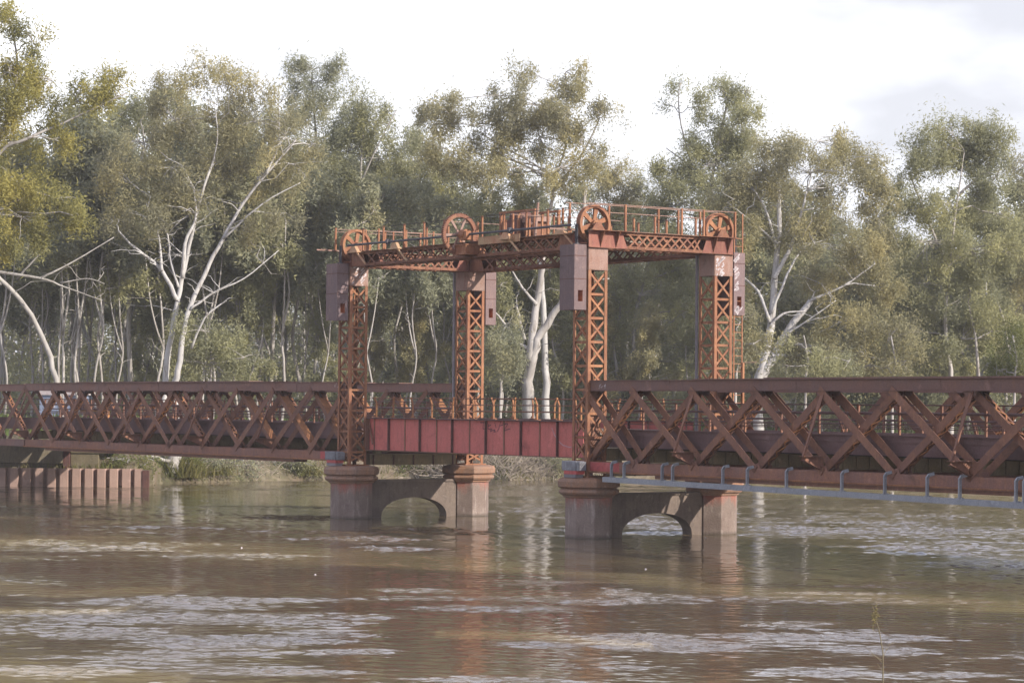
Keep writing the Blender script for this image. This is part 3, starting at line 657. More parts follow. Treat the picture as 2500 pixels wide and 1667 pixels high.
for th_, x, z, s in ((trL,(825,942),None,1), (trR,(1467,944),None,2)):
    b = MB(); rr = random.Random(s)
    d = ray(x[0]*0.9408, x[1]*0.9408); c0 = Vector((BX,BY,0)); vv = -3.083; tt = (vv+N_.dot(c0))/N_.dot(d); p = Vector((0,0,CAMH))+d*tt-c0; uu, zz = E_.dot(p), p.z
    for k in range(9): a = rr.uniform(0.4,1.3); x0 = uu+rr.uniform(-0.25,0.25); z0 = zz+rr.uniform(-0.07,0.06); b.bar((x0,vv-0.0005*k,z0),(x0+0.10*math.cos(a),vv-0.0005*k,z0+0.10*math.sin(a)),0.015,0.002,VV)
    th_.part('chalk_scribble', b, M['white'])
# next span on the left bank, only its first panels are in the picture
def approach():
    t = Thing('approach_truss', -42.5, 0, 2.2, 'short stretch of the next rusty truss at the left edge, over the concrete abutment', 'truss span')
    lo, hi = -48.2, -38.95
    for sv in (-1,1):
        v = sv*HW; b = MB(); b.box(lo,hi,v-0.28,v+0.28,5.02,5.34); b.box(lo,hi,v-0.33,v+0.33,5.342,5.37); t.part('top_chord', b, M['chord'])
        b = MB(); b.box(lo,hi,v-0.28,v+0.28,2.30,2.60); b.box(lo,hi,v-0.36,v+0.36,2.265,2.298); t.part('bottom_chord', b, M['chord'])
        for k in range(3):
            a = hi-0.1-3.1*k; lattice_diag(t,(a-3.0,5.02),(a,2.62),v,'lace'); lattice_diag(t,(a,5.02),(a-3.0,2.62),v,'flat',0.30)
        b = MB(); b.box(lo,hi,sv*2.2-0.015,sv*2.2+0.015,3.11,3.70); t.part('kerb_plate', b, M['fascia'])
        b = MB()
        for z in (4.63,4.37,4.1,3.92): b.tube([(lo,sv*2.2,z),(hi,sv*2.2,z)],0.02,6)
        t.part('railing', b, M['fascia'])
    b = MB(); b.box(lo,hi,-2.18,2.18,3.30,3.42); t.part('deck', b, M['deck'])
approach()
# ---- end cross beams on the piers (olive boxes below the lift span) and small bearings
for su, lab in ((-1,'grimy olive cross beam between the two left towers, just above the arched wall'),(1,'grimy olive cross beam between the two right towers, half hidden by the truss foot')):
    t = Thing('cross_beam', su*HL, 0, 2.09, lab, 'cross beam')
    u = su*HL+0.02
    b = MB(); b.box(u-0.14,u+0.14,-2.05,2.05,2.10,2.50); bm_ = t.part('web', b, M['olive'])
    for k in range(5):
        v = -1.9+0.95*k; s = MB(); s.box(u+0.141,u+0.19,v-0.02,v+0.02,2.10,2.50); t.part('stiffener', s, M['stiff'], bm_)
    b = MB(); b.box(u-0.2,u+0.2,-2.1,2.1,2.501,2.54); t.part('flange', b, M['olive'])
    for v in (-1.7,1.78):
        b = MB(); b.box(u+0.02,u+0.22,v-0.14,v+0.14,2.541,2.68); t.part('bearing_shoe', b, M['timber'])
# ---- galvanised angle hung on hooks under the right truss
t = Thing('service_tray', 19.4, -3.3, 1.95, 'long pale grey steel angle hung on hooks under the right truss', 'cable tray')
def trz(u): return float(np.interp(u,[9.3,28.6,39],[2.06,1.90,1.82]))
b = MB(); us = np.linspace(9.3, 38.5, 16)
for a, c in zip(us[:-1], us[1:]):
    b.bar((a,-3.29,trz(a)-0.02),(c-0.01,-3.29,trz(c)-0.02),0.016,0.16,ZV); b.bar((a,-3.215,trz(a)+0.068),(c-0.01,-3.215,trz(c)+0.068),0.135,0.014,ZV)
t.part('angle_bar', b, M['galv'])
for u in (9.75,10.45,12.50,13.05,15.60,16.80,18.65,21.15,23.0,24.75,26.05,28.2,28.5):
    z = trz(u); p = MB(); up = 2.66
    p.bar((u,-3.255,z+0.05),(u,-3.255,up-0.09),0.10,0.05,UV); p.bar((u,-3.255,up-0.115),(u+0.05,-3.22,up-0.02),0.095,0.05,UV); p.bar((u+0.035,-3.235,up-0.035),(u+0.13,-3.10,up+0.005),0.085,0.05,UV)
    p.box(u-0.10,u+0.10,-3.28,-3.18,z+0.076,z+0.10)
    t.part('hook', p, M['galv'])
# ---- overhead frame
t = Thing('overhead_frame', 0, 0, ZB, 'rusty lattice frame with walkway railings joining the tops of the four towers', 'overhead frame')
def lat_girder(axis, s):
    zt, zb = (10.56, 9.955) if axis == 'v' else (10.50, 9.93)
    off = TA if axis == 'v' else 0.34
    half = 3.22 if axis == 'v' else HL-TA-0.02
    def P(q, z, d):
        return (s*HL+d, q, z) if axis == 'v' else (q, s*HW+d, z)
    nrm = UV if axis == 'v' else VV
    ch = MB()
    for d in (-off, off):
        sd_ = 1 if d > 0 else -1
        for z, q in ((zt,-1),(zb,1)):
            ch.bar(P(-half,z+q*0.008,d+sd_*0.04),P(half,z+q*0.008,d+sd_*0.04),0.17,0.016,ZV)
            ch.bar(P(-half,z+q*0.066,d),P(half,z+q*0.066,d),0.016,0.10,ZV)
    g = t.part('lattice_girder', ch, M['frame'])
    lc = MB(); plate_end = -1.55 if axis == 'v' else -half+1.1
    n = 9 if axis == 'v' else 18
    q0, q1 = (plate_end+0.05, 1.75) if axis == 'v' else (plate_end, half-1.1)
    for d in (-off, off):
        for k in range(n):
            a, c = q0+(q1-q0)*k/n, q0+(q1-q0)*(k+1)/n
            w_ = 1.55 if axis == 'v' else 1.0
            c2 = a+(c-a)*w_
            lc.bar(P(a,zb+0.05,d+0.012),P(min(c2,q1),zt-0.05,d+0.012),0.065,0.012,nrm)
            lc.bar(P(a,zt-0.05,d-0.012),P(min(c2,q1),zb+0.05,d-0.012),0.065,0.012,nrm)
    # flat lacing across the underside and top
    m_ = n*2
    for k in range(m_):
        a, c = -half+0.1+(2*half-0.2)*k/m_, -half+0.1+(2*half-0.2)*(k+1)/m_; d0, d1 = (-off, off) if k % 2 else (off, -off)
        lc.bar(P(a,zb-0.001,d0),P(c,zb-0.001,d1),0.06,0.01,ZV)
    t.part('lacing', lc, M['frame'], g)
    for e in (-1,1):
        gp = MB()
        qa, qb, qs = (half*e, (q0-0.05 if e < 0 else q1+0.05), 0)
        for d in (-off-0.012, off+0.012):
            o = P(0,0,d); ax = VV if axis == 'v' else UV
            gp.prism([(qa,zb+0.02),(qb-e*0.0,zb+0.02),(qb+e*0.22,zt-0.02),(qa,zt-0.02)][::(1 if e<0 else -1)], o, ax, ZV, 0.012)
        pl = t.part('gusset_plate', gp, M['gusset'] if axis == 'v' else M['frame'], g)
        if axis == 'v':
            st = MB()                                            # triangular brackets under the flange
            for q in ((2.72,2.05) if e < 0 else (2.3,2.95)):
                x = s*HL+off+0.02
                st.prism([(0.0,0.0),(0.0,zt-zb-0.04),(0.26,zt-zb-0.04)], (x,e*q,zb+0.02), UV, ZV, 0.018)
            st.box(s*HL+off+0.02,s*HL+off+0.30,min(e*1.5,e*3.22),max(e*1.5,e*3.22),zt-0.018,zt-0.002)
            t.part('bracket', st, M['frame'], g)
    return g
for s in (-1,1): lat_girder('v', s)
for s in (-1,1): lat_girder('u', s)
# walkway planks
b = MB()
for s in (-1,1):
    for k in range(40):
        q = -3.1+6.2*k/40; b.box(s*HL-0.38,s*HL+0.38,q,q+0.14,10.562,10.59)
    for k in range(84): q = -7.3+14.6*k/84; b.box(q,q+0.16,s*HW-0.3,s*HW+0.3,10.502,10.53)
t.part('walkway', b, M['deck'])
def railing(axis, c, q0, q1, posts, h=0.95, base=10.56, rails=(0.92,), rm=None, rw=0.022, short=()):
    r = MB()
    for z in rails: 
        a_, b_ = ((c,q0,base+z),(c,q1,base+z)) if axis == 'v' else ((q0,c,base+z),(q1,c,base+z)); r.bar(a_, b_, 0.05, rw, ZV)
    rl = t.part('railing', r, rm or M['plate'])
    for i, q in enumerate(posts):
        p = MB(); x, y = (c,q) if axis == 'v' else (q,c); hh = h*(0.62 if i in short else 1.0); p.box(x-0.035,x+0.035,y-0.03,y+0.03,base,base+hh); t.part('post', p, M['tower'], rl)
railing('v', -HL-0.40, -3.4, 2.6, [-3.4,-2.0,-0.7,0.6,1.9], rails=(0.90,0.80))
railing('v', -HL+0.42, -2.0, 2.6, [-1.9,-0.6,0.7,2.0], rails=(0.86,))
railing('v', HL+0.40, -3.3, 3.4, [-1.6,-0.3,0.9,1.9,3.35], rails=(0.93,), short=(1,))
railing('v', HL-0.42, -3.6, 3.2, [-3.4,-1.7,-0.6,0.5,1.4,2.4], rails=(0.97,0.72), short=(2,))
railing('u', -HW-0.34, -6.9, 6.9, [-6.6,-5.1,-3.6,-2.2,-0.8,1.7,3.1,4.5,5.8,6.7], base=10.50, h=0.92, rails=(0.9,), rm=M['rope'], rw=0.012)
railing('u', -HW+0.36, -6.9, 6.9, [-6.1,-4.6,-3.1,-1.6,2.2,3.7,5.2], base=10.50, h=0.80, rails=(0.78,), rm=M['rope'], rw=0.012)
railing('u', HW+0.34, -6.9, 6.9, [-6.5,-4.8,-3.1,-1.4,1.2,2.9,4.6,6.3], base=10.50, h=0.92, rails=(0.9,), rm=M['rope'], rw=0.012)
railing('v', -1.75, -2.5, 0.2, [-2.4,-1.0,0.1], base=10.50, h=1.0, rails=(0.95,))
railing('v', 2.75, -2.6, 2.4, [-2.5,-1.2,0.0,1.3], base=10.50, h=1.0, rails=(0.95,))
# stub outriggers with a pale tip at the front corners
b = MB()
for su in (-1,1): b.bar((su*HL-0.35,-3.1,10.60),(su*HL-0.35,-4.3,10.60),0.05,0.05); b.box(su*HL-0.40,su*HL-0.30,-4.15,-3.75,10.626,10.64)
t.part('stay_rod', b, M['plate'])
# ---- machinery
t = Thing('machinery_platform', 2.6, -2.9, 10.37, 'cream patched steel platform beam on the overhead frame, below the winch', 'platform')
b = MB(); b.box(1.65,4.3,-3.28,-3.26,10.36,10.64); b.box(1.65,1.67,-3.255,-2.4,10.36,10.64); t.part('front_plate', b, M['cream'])
b = MB(); b.box(0.6,1.35,-3.62,-3.0,10.06,10.36); b.box(0.55,1.40,-3.66,-2.96,10.361,10.40); b.box(0.55,1.40,-3.66,-2.96,10.02,10.059); t.part('gear_bed', b, M['tower'])
b = MB(); b.box(-1.7,4.3,-2.5,2.4,10.50+0.04,10.60); t.part('floor', b, M['deck'])
t = Thing('winch_engine', 0.5, 0, 10.6, 'dark rusty winch engine and its frame in the middle of the overhead platform', 'winch')
b = MB(); b.box(-0.85,0.1,-0.35,0.45,10.605,11.55); b.lathe([(0.30,-0.35),(0.30,0.35)],(-0.4,0.05,11.62),18,0,0); t.part('engine_box', b, M['stiff'], bevel=0.03)
b = MB()
for x, y in ((-0.9,-0.5),(0.25,-0.5),(1.3,-0.5),(-0.9,0.6),(0.25,0.6),(1.3,0.6)): b.box(x-0.05,x+0.05,y-0.05,y+0.05,10.605,11.78)
b.box(-0.98,1.38,-0.56,-0.44,11.781,11.85); b.box(-0.98,1.38,0.54,0.66,11.781,11.85); t.part('frame', b, M['tower'])
b = MB(); b.lathe([(0.42,-0.28),(0.42,-0.22),(0.26,-0.22),(0.26,0.22),(0.42,0.22),(0.42,0.28)],(0.75,0.0,11.15),20,0,0); t.part('drum', b, M['frame'])
b = MB(); b.box(0.2,1.2,-0.30,0.30,11.40,11.62); b.tube([(0.3,-0.4,11.7),(1.0,-0.4,11.3)],0.05,6); b.bar((1.45,-0.6,10.605),(1.65,-0.6,12.05),0.07,0.07); t.part('brake_gear', b, M['plate'])
def wheel(th_, c, Rr, rimw, nsp, spw, hub, mats, teeth=0, offs=0.0, wob=0.0):
    u, v, z = c
    b = MB(); k = 40; vs = []
    prof = [(Rr-0.10,-rimw/2),(Rr,-rimw/2),(Rr,-rimw*0.25),(Rr-0.03,-rimw*0.12),(Rr-0.03,rimw*0.12),(Rr,rimw*0.25),(Rr,rimw/2),(Rr-0.10,rimw/2)] if not teeth else [(Rr-0.11,-rimw/2),(Rr,-rimw/2),(Rr,rimw/2),(Rr-0.11,rimw/2)]
    for r, x in prof:
        for j in range(k): a = 2*math.pi*j/k; vs.append((u+x, v+r*math.cos(a), z+r*math.sin(a)))
    q = len(prof); b.add(vs, [(i*k+j, i*k+(j+1)%k, ((i+1)%q)*k+(j+1)%k, ((i+1)%q)*k+j) for i in range(q) for j in range(k)])
    for j in range(teeth):
        a = 2*math.pi*j/teeth; d = Vector((0,math.cos(a),math.sin(a))); p = Vector(c)
        b.bar(p+d*(Rr-0.002), p+d*(Rr+0.035), rimw, 0.04, d.cross(Vector(UV)))
    rim = th_.part('rim', b, mats[0])
    for j in range(nsp):
        a = offs+2*math.pi*j/nsp; d = Vector((0,math.cos(a),math.sin(a))); p = Vector(c); s = MB()
        s.bar(p+d*hub*0.9, p+d*(Rr-0.085), spw, 0.05, d.cross(Vector(UV))) if False else None
        tg = d.cross(Vector(UV)); x0 = Vector((rimw*0.16,0,0)); pts = []
        for r, w_ in ((hub*0.9,spw*0.75),(Rr-0.08,spw)):
            for sx in (-1,1):
                for sy in (-1,1): pts.append(p+d*r+tg*(sy*w_/2)+x0*sx)
        s.add(pts, [(0,1,3,2),(4,6,7,5),(0,4,5,1),(2,3,7,6),(0,2,6,4),(1,5,7,3)])
        th_.part('spoke', s, mats[1])
    h = MB(); h.lathe([(hub,-rimw*0.7),(hub,rimw*0.7)], c, 16, 0, 0); h.lathe([(hub*0.5,-rimw*1.1),(hub*0.5,rimw*1.1)], c, 12, 0, 0); th_.part('hub', h, mats[1])
def make_sheave():
    c = (-HL+0.05, -2.74, 10.80)
    t = Thing('sheave_wheel', c[0], c[1], c[2]-0.66, 'orange rust sheave wheel with six spokes on top of the front left tower', 'sheave wheel', 'sheave wheels on the tower tops')
    wheel(t, c, 0.66, 0.24, 6, 0.17, 0.13, (M['tower'], M['tower']), 0, 0.35)
    b = MB()
    for s in (-1,1): b.prism([(-0.28,0),(0.28,0),(0.10,0.26),(-0.10,0.26)], (c[0]+s*0.27,c[1],10.59), VV, ZV, 0.05)
    t.part('pillow_block', b, M['frame']); return t
sh = make_sheave()
sc2 = clone(sh, -HL+0.05, 2.78, 10.14, 'sheave wheel on the rear left tower, mostly hidden behind the toothed gear')
clone(sh, HL+0.05, -2.72, 10.14, 'faded grey pink sheave wheel with six spokes on top of the front right tower')
clone(sh, HL+0.05, 2.86, 10.14, 'pale sun-bleached sheave wheel beside the ladder on the rear right tower')
t = Thing('drive_gear', 0.62, -3.42, 10.05, 'large thin toothed gear wheel on the drive shaft, halfway along the frame', 'gear wheel')
wheel(t, (0.62,-3.42,10.80), 0.735, 0.13, 6, 0.10, 0.11, (M['frame'], M['plate']), 64, 0.1)
t = Thing('drive_shaft', 0, -3.42, 10.70, 'long dark drive shaft in bearings along the front of the overhead frame', 'drive shaft')
b = MB(); b.tube([(-7.35,-3.42,10.76),(7.55,-3.42,10.76)], 0.045, 10); b.lathe([(0.11,-0.07),(0.11,0.07)],(-4.3,-3.42,10.76),14,0,0); b.lathe([(0.11,-0.07),(0.11,0.07)],(3.9,-3.42,10.76),14,0,0); t.part('shaft', b, M['rope'])
for u in (-6.9,-3.9,3.55,6.9):
    b = MB(); b.prism([(-0.30,0),(0.30,0),(0.10,0.22),(-0.10,0.22)], (u,-3.36,10.50), UV, ZV, 0.14); b.box(u-0.36,u+0.36,-3.47,-3.1,10.46,10.50); b.bar((u+0.25,-3.40,10.46),(u+0.75,-3.30,10.0),0.06,0.05); t.part('bearing', b, M['cream'])
b = MB(); b.lathe([(0.20,-0.16),(0.20,0.16)],(0.98,-3.42,10.76),16,0,0); b.box(0.86,1.30,-3.58,-3.2,10.56,10.88); t.part('coupling_box', b, M['tower'])
# bent pipe post beside the rear right tower
t = Thing('bent_post', 11.2, 3.2, 3.4, 'thin bent steel post with a short pale arm, right of the ladder tower', 'post')
d = ray(1706, 833); vv = 3.2; c0 = Vector((BX,BY,0)); tt = (vv+N_.dot(c0))/N_.dot(d); pp = Vector((0,0,CAMH))+d*tt-c0; uu, zz = E_.dot(pp), pp.z
t.o.location = B2W(uu, 3.2, 2.8); t.loc = Vector((uu,3.2,2.8))
b = MB(); b.box(uu-0.05,uu+0.05,3.16,3.24,2.8,zz); t.part('pole', b, M['tower'])
b = MB(); b.bar((uu-0.05,3.1,zz-0.22),(uu,3.2,zz),0.04,0.03); b.bar((uu,3.2,zz+0.01),(uu+0.35,3.55,zz+0.02),0.05,0.03); t.part('arm', b, M['plate'])

# ================================================================== LEFT BANK STRUCTURES
def pt(x, y, Yd): return atY(x, y, Yd)
# sheet pile wall: pans facing the river
def sheet_pile():
    x1, x0, Y = -19.55, -37.0, 131.0
    o = bpy.data.objects.new('sheet_pile_wall', None); COL.objects.link(o); o.location = (x1, Y, -1.0)
    tag(o, 'pink rusty corrugated sheet pile wall at the waterline below the left truss', 'retaining wall')
    b = MB(); pitch = 0.66; x = x1; d = 0.30; prof = []
    while x > x0: prof += [(x,0.0),(x-0.40,0.0),(x-0.45,d),(x-0.61,d)]; x -= pitch
    th = 0.02; vs = []; sk = -0.0
    for px, py in prof:
        for z in (-2.5, 0.98): vs.append((px-x1, py + (x1-px)*0.0, z+1.0))
    fs = [(2*i,2*i+1,2*i+3,2*i+2) for i in range(len(prof)-1)]
    b.add(vs, fs)
    vs2 = [(v_[0], v_[1]+th, v_[2]) for v_ in vs]; b.add(vs2, [q[::-1] for q in fs]); 
    k = len(prof); b.f += [(2*i+1, 2*i+1+2*k, 2*i+3+2*k, 2*i+3) for i in range(k-1)]
    b.build('piles', M['pilelit'], o)
    b = MB(); b.box(0.02,0.35,-0.05,0.28,-1.5,1.9); b.build('end_post', M['stiff'], o)  # dark block standing in for the shaded gap at the wall's end
    b = MB(); b.box(-17.4,0.0,0.34,8.0,-1.5,1.86); b.build('backfill', M['soil'], o)
sheet_pile()
o = bpy.data.objects.new('abutment', None); COL.objects.link(o); o.location = (-24, 133, 0.8); tag(o, 'grimy olive concrete abutment block above the sheet piles, under the left truss', 'abutment')
b = MB(); b.box(-14,-0.05,-0.6,4,0.40,1.42); b.box(-14,-0.3,-0.3,4,-0.2,0.40); b.box(-5.6,-4.2,-0.72,-0.6,1.0,1.3); b.build('block', M['conc'], o, bevel=0.04)
b = MB(); b.box(-0.02,0.32,-0.5,0.2,-0.2,1.42); b.build('dark_post', M['stiff'], o)
b = MB(); b.box(0.34,1.62,-0.4,3,0.95,1.40); b.box(1.65,2.6,-0.4,3,0.95,1.40); b.box(0.34,1.85,-0.3,3,-0.2,0.94); b.build('capping_stones', M['timber'], o, bevel=0.03)
# small buildings seen through the left truss
def hut(name, x, y0, y1, Yd, wd, dp, wall, roofm, label, cat, gable, win):
    p = pt(x, y1, Yd); top = pt(x, y0, Yd).z; zb = ground_z(p.x, p.y)-0.1
    o = bpy.data.objects.new(name, None); COL.objects.link(o); o.location = (p.x, p.y, zb); o.rotation_euler = (0,0,R(-12)); tag(o, label, cat)
    h = top-zb; b = MB(); b.box(-wd/2,wd/2,-dp/2,dp/2,0,h*0.78); wl = b.build('wall', wall, o)
    b = MB()
    if gable: b.prism([(-wd/2-0.2,h*0.78+0.001),(wd/2+0.2,h*0.78+0.001),(0,h)], (0,0,0), UV, ZV, dp+0.3)
    else: b.prism([(-wd/2-0.15,h*0.781),(wd/2+0.15,h*0.781),(wd/2+0.15,h*0.86),(-wd/2-0.15,h*0.95)], (0,0,0), UV, ZV, dp+0.3)
    b.build('roof', roofm, o)
    for wx in win:
        b = MB(); b.box(wx-0.28,wx+0.28,-dp/2-0.03,-dp/2-0.002,h*0.34,h*0.66); f = b.build('window', M['white'], wl)
        b = MB(); b.box(wx-0.22,wx+0.22,-dp/2-0.04,-dp/2-0.031,h*0.37,h*0.63); b.build('pane', M['pipe'], f)
    b = MB(); b.box(wd/2-0.75,wd/2-0.2,-dp/2-0.03,-dp/2-0.002,0.05,h*0.68); b.build('door', M['stiff'], o)
shedm = surf('pale_blue_weatherboard', (0.28, 0.33, 0.46), (0.24, 0.29, 0.42), (0.34, 0.36, 0.42), 1.2, 0.4)
orangem = surf('orange_painted_boards', (0.52, 0.26, 0.11), (0.45, 0.22, 0.10), (0.40, 0.2, 0.1), 1.5, 0.4)
hut('shed', 158, 893, 962, 168, 3.0, 3.0, shedm, M['white'], 'pale blue shed seen through the left truss, beside the orange hut', 'shed', False, (-0.7,0.15))
hut('hut', 207, 930, 965, 160, 1.9, 2.0, orangem, M['stiff'], 'small orange hut with dark gable roof seen through the left truss', 'hut', True, (-0.35,))

# ================================================================== TREES
def leaf_cards(C, tint, length, width, droop=0.65, rng=RNG):
    """rhombic leaves at points C: long axis hanging, broad side any way round"""
    n = len(C); a = rng.normal(size=(n,3)); a[:,2] = a[:,2]*0.55 - droop*1.1; a /= np.linalg.norm(a,axis=1)[:,None]
    b = rng.normal(size=(n,3)); b -= a*(a*b).sum(1)[:,None]; b /= np.linalg.norm(b,axis=1)[:,None]+1e-9
    L = length*rng.uniform(0.65,1.35,n)[:,None]; W_ = width*rng.uniform(0.7,1.3,n)[:,None]
    V = np.stack([C-a*L/2, C+b*W_/2, C+a*L/2, C-b*W_/2], 1).reshape(-1,3)
    F = np.arange(n*4).reshape(n,4); return V, F
def smooth_path(pts, sub=4):
    P = [np.array(p, float) for p in pts]; out_ = []
    for i in range(len(P)-1):
        p0, p1, p2, p3 = P[max(i-1,0)], P[i], P[i+1], P[min(i+2,len(P)-1)]
        for k in range(sub):
            t = k/sub; out_.append(0.5*((2*p1)+(-p0+p2)*t+(2*p0-5*p1+4*p2-p3)*t*t+(-p0+3*p1-3*p2+p3)*t**3))
    out_.append(P[-1]); return out_
def crown_points(lobes, dens, rng, shell=0.45):
    """lobes: (centre, (rx, ry, rz)).  Returns leaf points, tints, sprig centres by lobe"""
    pts, tn, sp = [], [], []
    for c, r in lobes:
        r = np.array(r); area = math.pi*r[0]*r[2]; n = max(8, int(area*3.4)+4)
        m0 = max(3, int(area*0.62)+1); d = rng.normal(size=(m0,3)); d /= np.linalg.norm(d,axis=1)[:,None]      # boughs, then the sprays hanging from each
        B = np.array(c)+d*(rng.uniform(shell,1.08,m0)**0.6)[:,None]*r; pick = rng.integers(0,m0,n); br = rng.uniform(0.30,0.62,m0)[pick][:,None]*min(1.0,0.45+0.35*r[0])
        S = B[pick]+rng.normal(size=(n,3))*br*np.array([1.0,0.9,0.55]); S[:,2] -= 0.30*((S-B[pick])[:,0]**2)
        bt = rng.normal(size=m0)*0.22
        lt = rng.uniform(0,1)
        k = max(8, int(dens*2.5*area/n))
        for s, bi in zip(S, pick):
            m_ = int(k*rng.uniform(0.5,1.5)); q = rng.normal(size=(m_,3))*np.array([0.25,0.25,0.40])*rng.uniform(0.7,1.35); q[:,2] -= 0.15
            pts.append(s+q); base = np.clip(0.28+0.34*lt+bt[bi]+rng.normal()*0.10,0,1); tn.append(np.clip(base+rng.normal(size=m_)*0.09,0,1))
        sp.append(S)
    return np.concatenate(pts), np.concatenate(tn), sp
def crooked(a, b, rng, wob, k=5):
    a, b = np.array(a,float), np.array(b,float); L = np.linalg.norm(b-a); P = [a]
    for i in range(1,k): P.append(a+(b-a)*i/k+rng.normal(size=3)*wob*L*np.array([1,1,0.6])+np.array([0,0,0.07*L*math.sin(math.pi*i/k)]))
    P.append(b); return P
def grow(name, label, limbs, lobes, leaf, barkm, cat='tree', group=None, dens=150, leafsize=(0.27,0.060), seed=1, base=None, twigs=True, crown_name='crown', open_twigs=0):
    """limbs: list of (points in world, r0, r1); lobes: list of (centre, radii) in world. One thing: trunk + crown."""
    rng = np.random.default_rng(seed)
    base = np.array(base if base is not None else limbs[0][0][0], float)
    o = bpy.data.objects.new(name, None); COL.objects.link(o); o.location = base; tag(o, label, cat, group); o.empty_display_size = 0.5
    mb = MB(); anchors = []
    for pts, r0, r1 in limbs:
        P = smooth_path(pts, 4); k = len(P)
        rad = [r0+(r1-r0)*(i/(k-1))**0.8 for i in range(k)]
        P = [p+(rng.normal(size=3)*rad[i]*0.18 if 0 < i < k-1 else 0) for i, p in enumerate(P)]
        mb.tube([p-base for p in P], rad, 8 if r0 > 0.12 else 6)
        anchors += [(p, rad[i]) for i, p in enumerate(P) if i > k*0.25]
    A = np.array([a[0] for a in anchors]); AR = np.array([a[1] for a in anchors])
    if lobes:
        pts, tn, sp = crown_points(lobes, dens, rng)
        for (c, r), S in zip(lobes, sp):
            c = np.array(c); dd = np.linalg.norm(A-c,axis=1)+np.where(A[:,2] > c[2], 2.5*(A[:,2]-c[2]), 0); j = int(np.argmin(dd)); rr = min(AR[j]*0.7, 0.035+0.012*dd[j])
            if dd[j] > 0.3: mb.tube([p-base for p in smooth_path(crooked(A[j], c, rng, 0.05), 2)], list(np.linspace(rr, 0.03, 11)), 5)
            if twigs:
                for s in S[::3]: mb.tube([p-base for p in crooked(c, s, rng, 0.07, 3)], [0.028,0.022,0.016,0.008], 4, False)
        V, F = leaf_cards(pts-base, tn, leafsize[0], leafsize[1], rng=rng)
    for _ in range(open_twigs):                                # bare twigs fanned from the limbs
        j = rng.integers(len(A)); e = A[j]+rng.normal(size=3)*np.array([1.3,1.0,0.5])+np.array([0,0,0.8]); mb.tube([p-base for p in crooked(A[j], e, rng, 0.08, 4)], [min(AR[j]*0.5,0.045),0.03,0.022,0.016,0.008], 4, False)
    tr = mb.build('trunk', barkm, o, smooth=True)
    if lobes: np_mesh(crown_name, V, F, leaf, tn, o)
    return o
def LB(lst, Yd, rng, back=0.0):                                  # lobes written in view pixels -> metres at depth Yd
    out_ = []
    for x, y, rx, ry in lst:
        k = Yd/FPX/0.9408; dy = rng.uniform(-1,1)*min(3.0, 0.9*rx*k)+back; p = atY(x, y, Yd+dy); out_.append((tuple(p), (1.13*rx*k, max(0.8,0.9*rx*k), 1.13*ry*k)))
    return out_
def LM(lst, Yd, rng):                                          # limbs in view pixels
    out_ = []
    for pts, w0, w1 in lst:
        dy = 0.0; P = []
        for i, (x, y) in enumerate(pts):
            if i: dy += rng.uniform(-0.5,0.5)
            P.append(tuple(atY(x, y, Yd+dy)))
        k = Yd/FPX/0.9408/2; out_.append((P, w0*k, w1*k))
    for pts, _, _ in out_: pass
    return out_
def hero(label, Yd, limbs, lobes, leaf, barkm, seed, dens=150, group='tall gums along the far bank', back=0.0, **kw):
    rng = np.random.default_rng(seed); lm = LM(limbs, Yd, rng); b0 = lm[0][0][0]
    gz = ground_z(b0[0], b0[1]); root = (b0[0], b0[1], gz-0.3)
    lm[0] = ([root]+list(lm[0][0]), lm[0][1]*1.15, lm[0][2]) if b0[2] > gz+0.3 else lm[0]
    return grow('gum_tree', label, lm, LB(lobes, Yd, rng, back), M[leaf], M[barkm], 'gum tree', group, dens=dens, seed=seed, base=root, **kw)
hero('gum with bright yellow sunlit crown hanging in from the left edge', 139,
     [([(-120,960),(-112,700),(-80,480),(-30,380)],60,30), ([(-80,480),(0,350),(60,320),(150,280),(290,215)],12,3), ([(-30,380),(20,270),(40,150),(20,40)],11,3), ([(-80,520),(0,480),(60,450)],14,5)],
     [(15,40,26,48),(75,95,46,40),(20,165,60,48),(120,185,55,40),(175,235,62,48),(70,255,70,45),(262,195,34,28),(232,245,30,38),(30,330,55,40),(120,320,40,22),(40,420,70,50),(50,500,80,45),(180,500,44,32),(130,455,40,30),(-60,200,70,120),(-50,400,60,80),(10,560,40,26)],
     'leaf_yellow', 'bark_grey', 11, 190)
hero('pale trunk arching up to the left edge with bare spreading limbs', 146,
     [([(150,1000),(128,870),(100,780),(60,705),(0,640),(-40,590)],14,9), ([(-20,625),(90,638),(150,660),(235,690)],9,2), ([(90,640),(170,600),(262,545)],6,2), ([(40,640),(75,600),(112,565)],6,2), ([(0,655),(-30,560),(-20,500)],9,3), ([(140,650),(200,640),(240,652)],4,1.5)],
     [(-40,545,50,35),(-20,490,40,30),(60,570,30,18)], 'leaf_olive', 'bark_grey', 12, 110, open_twigs=14)
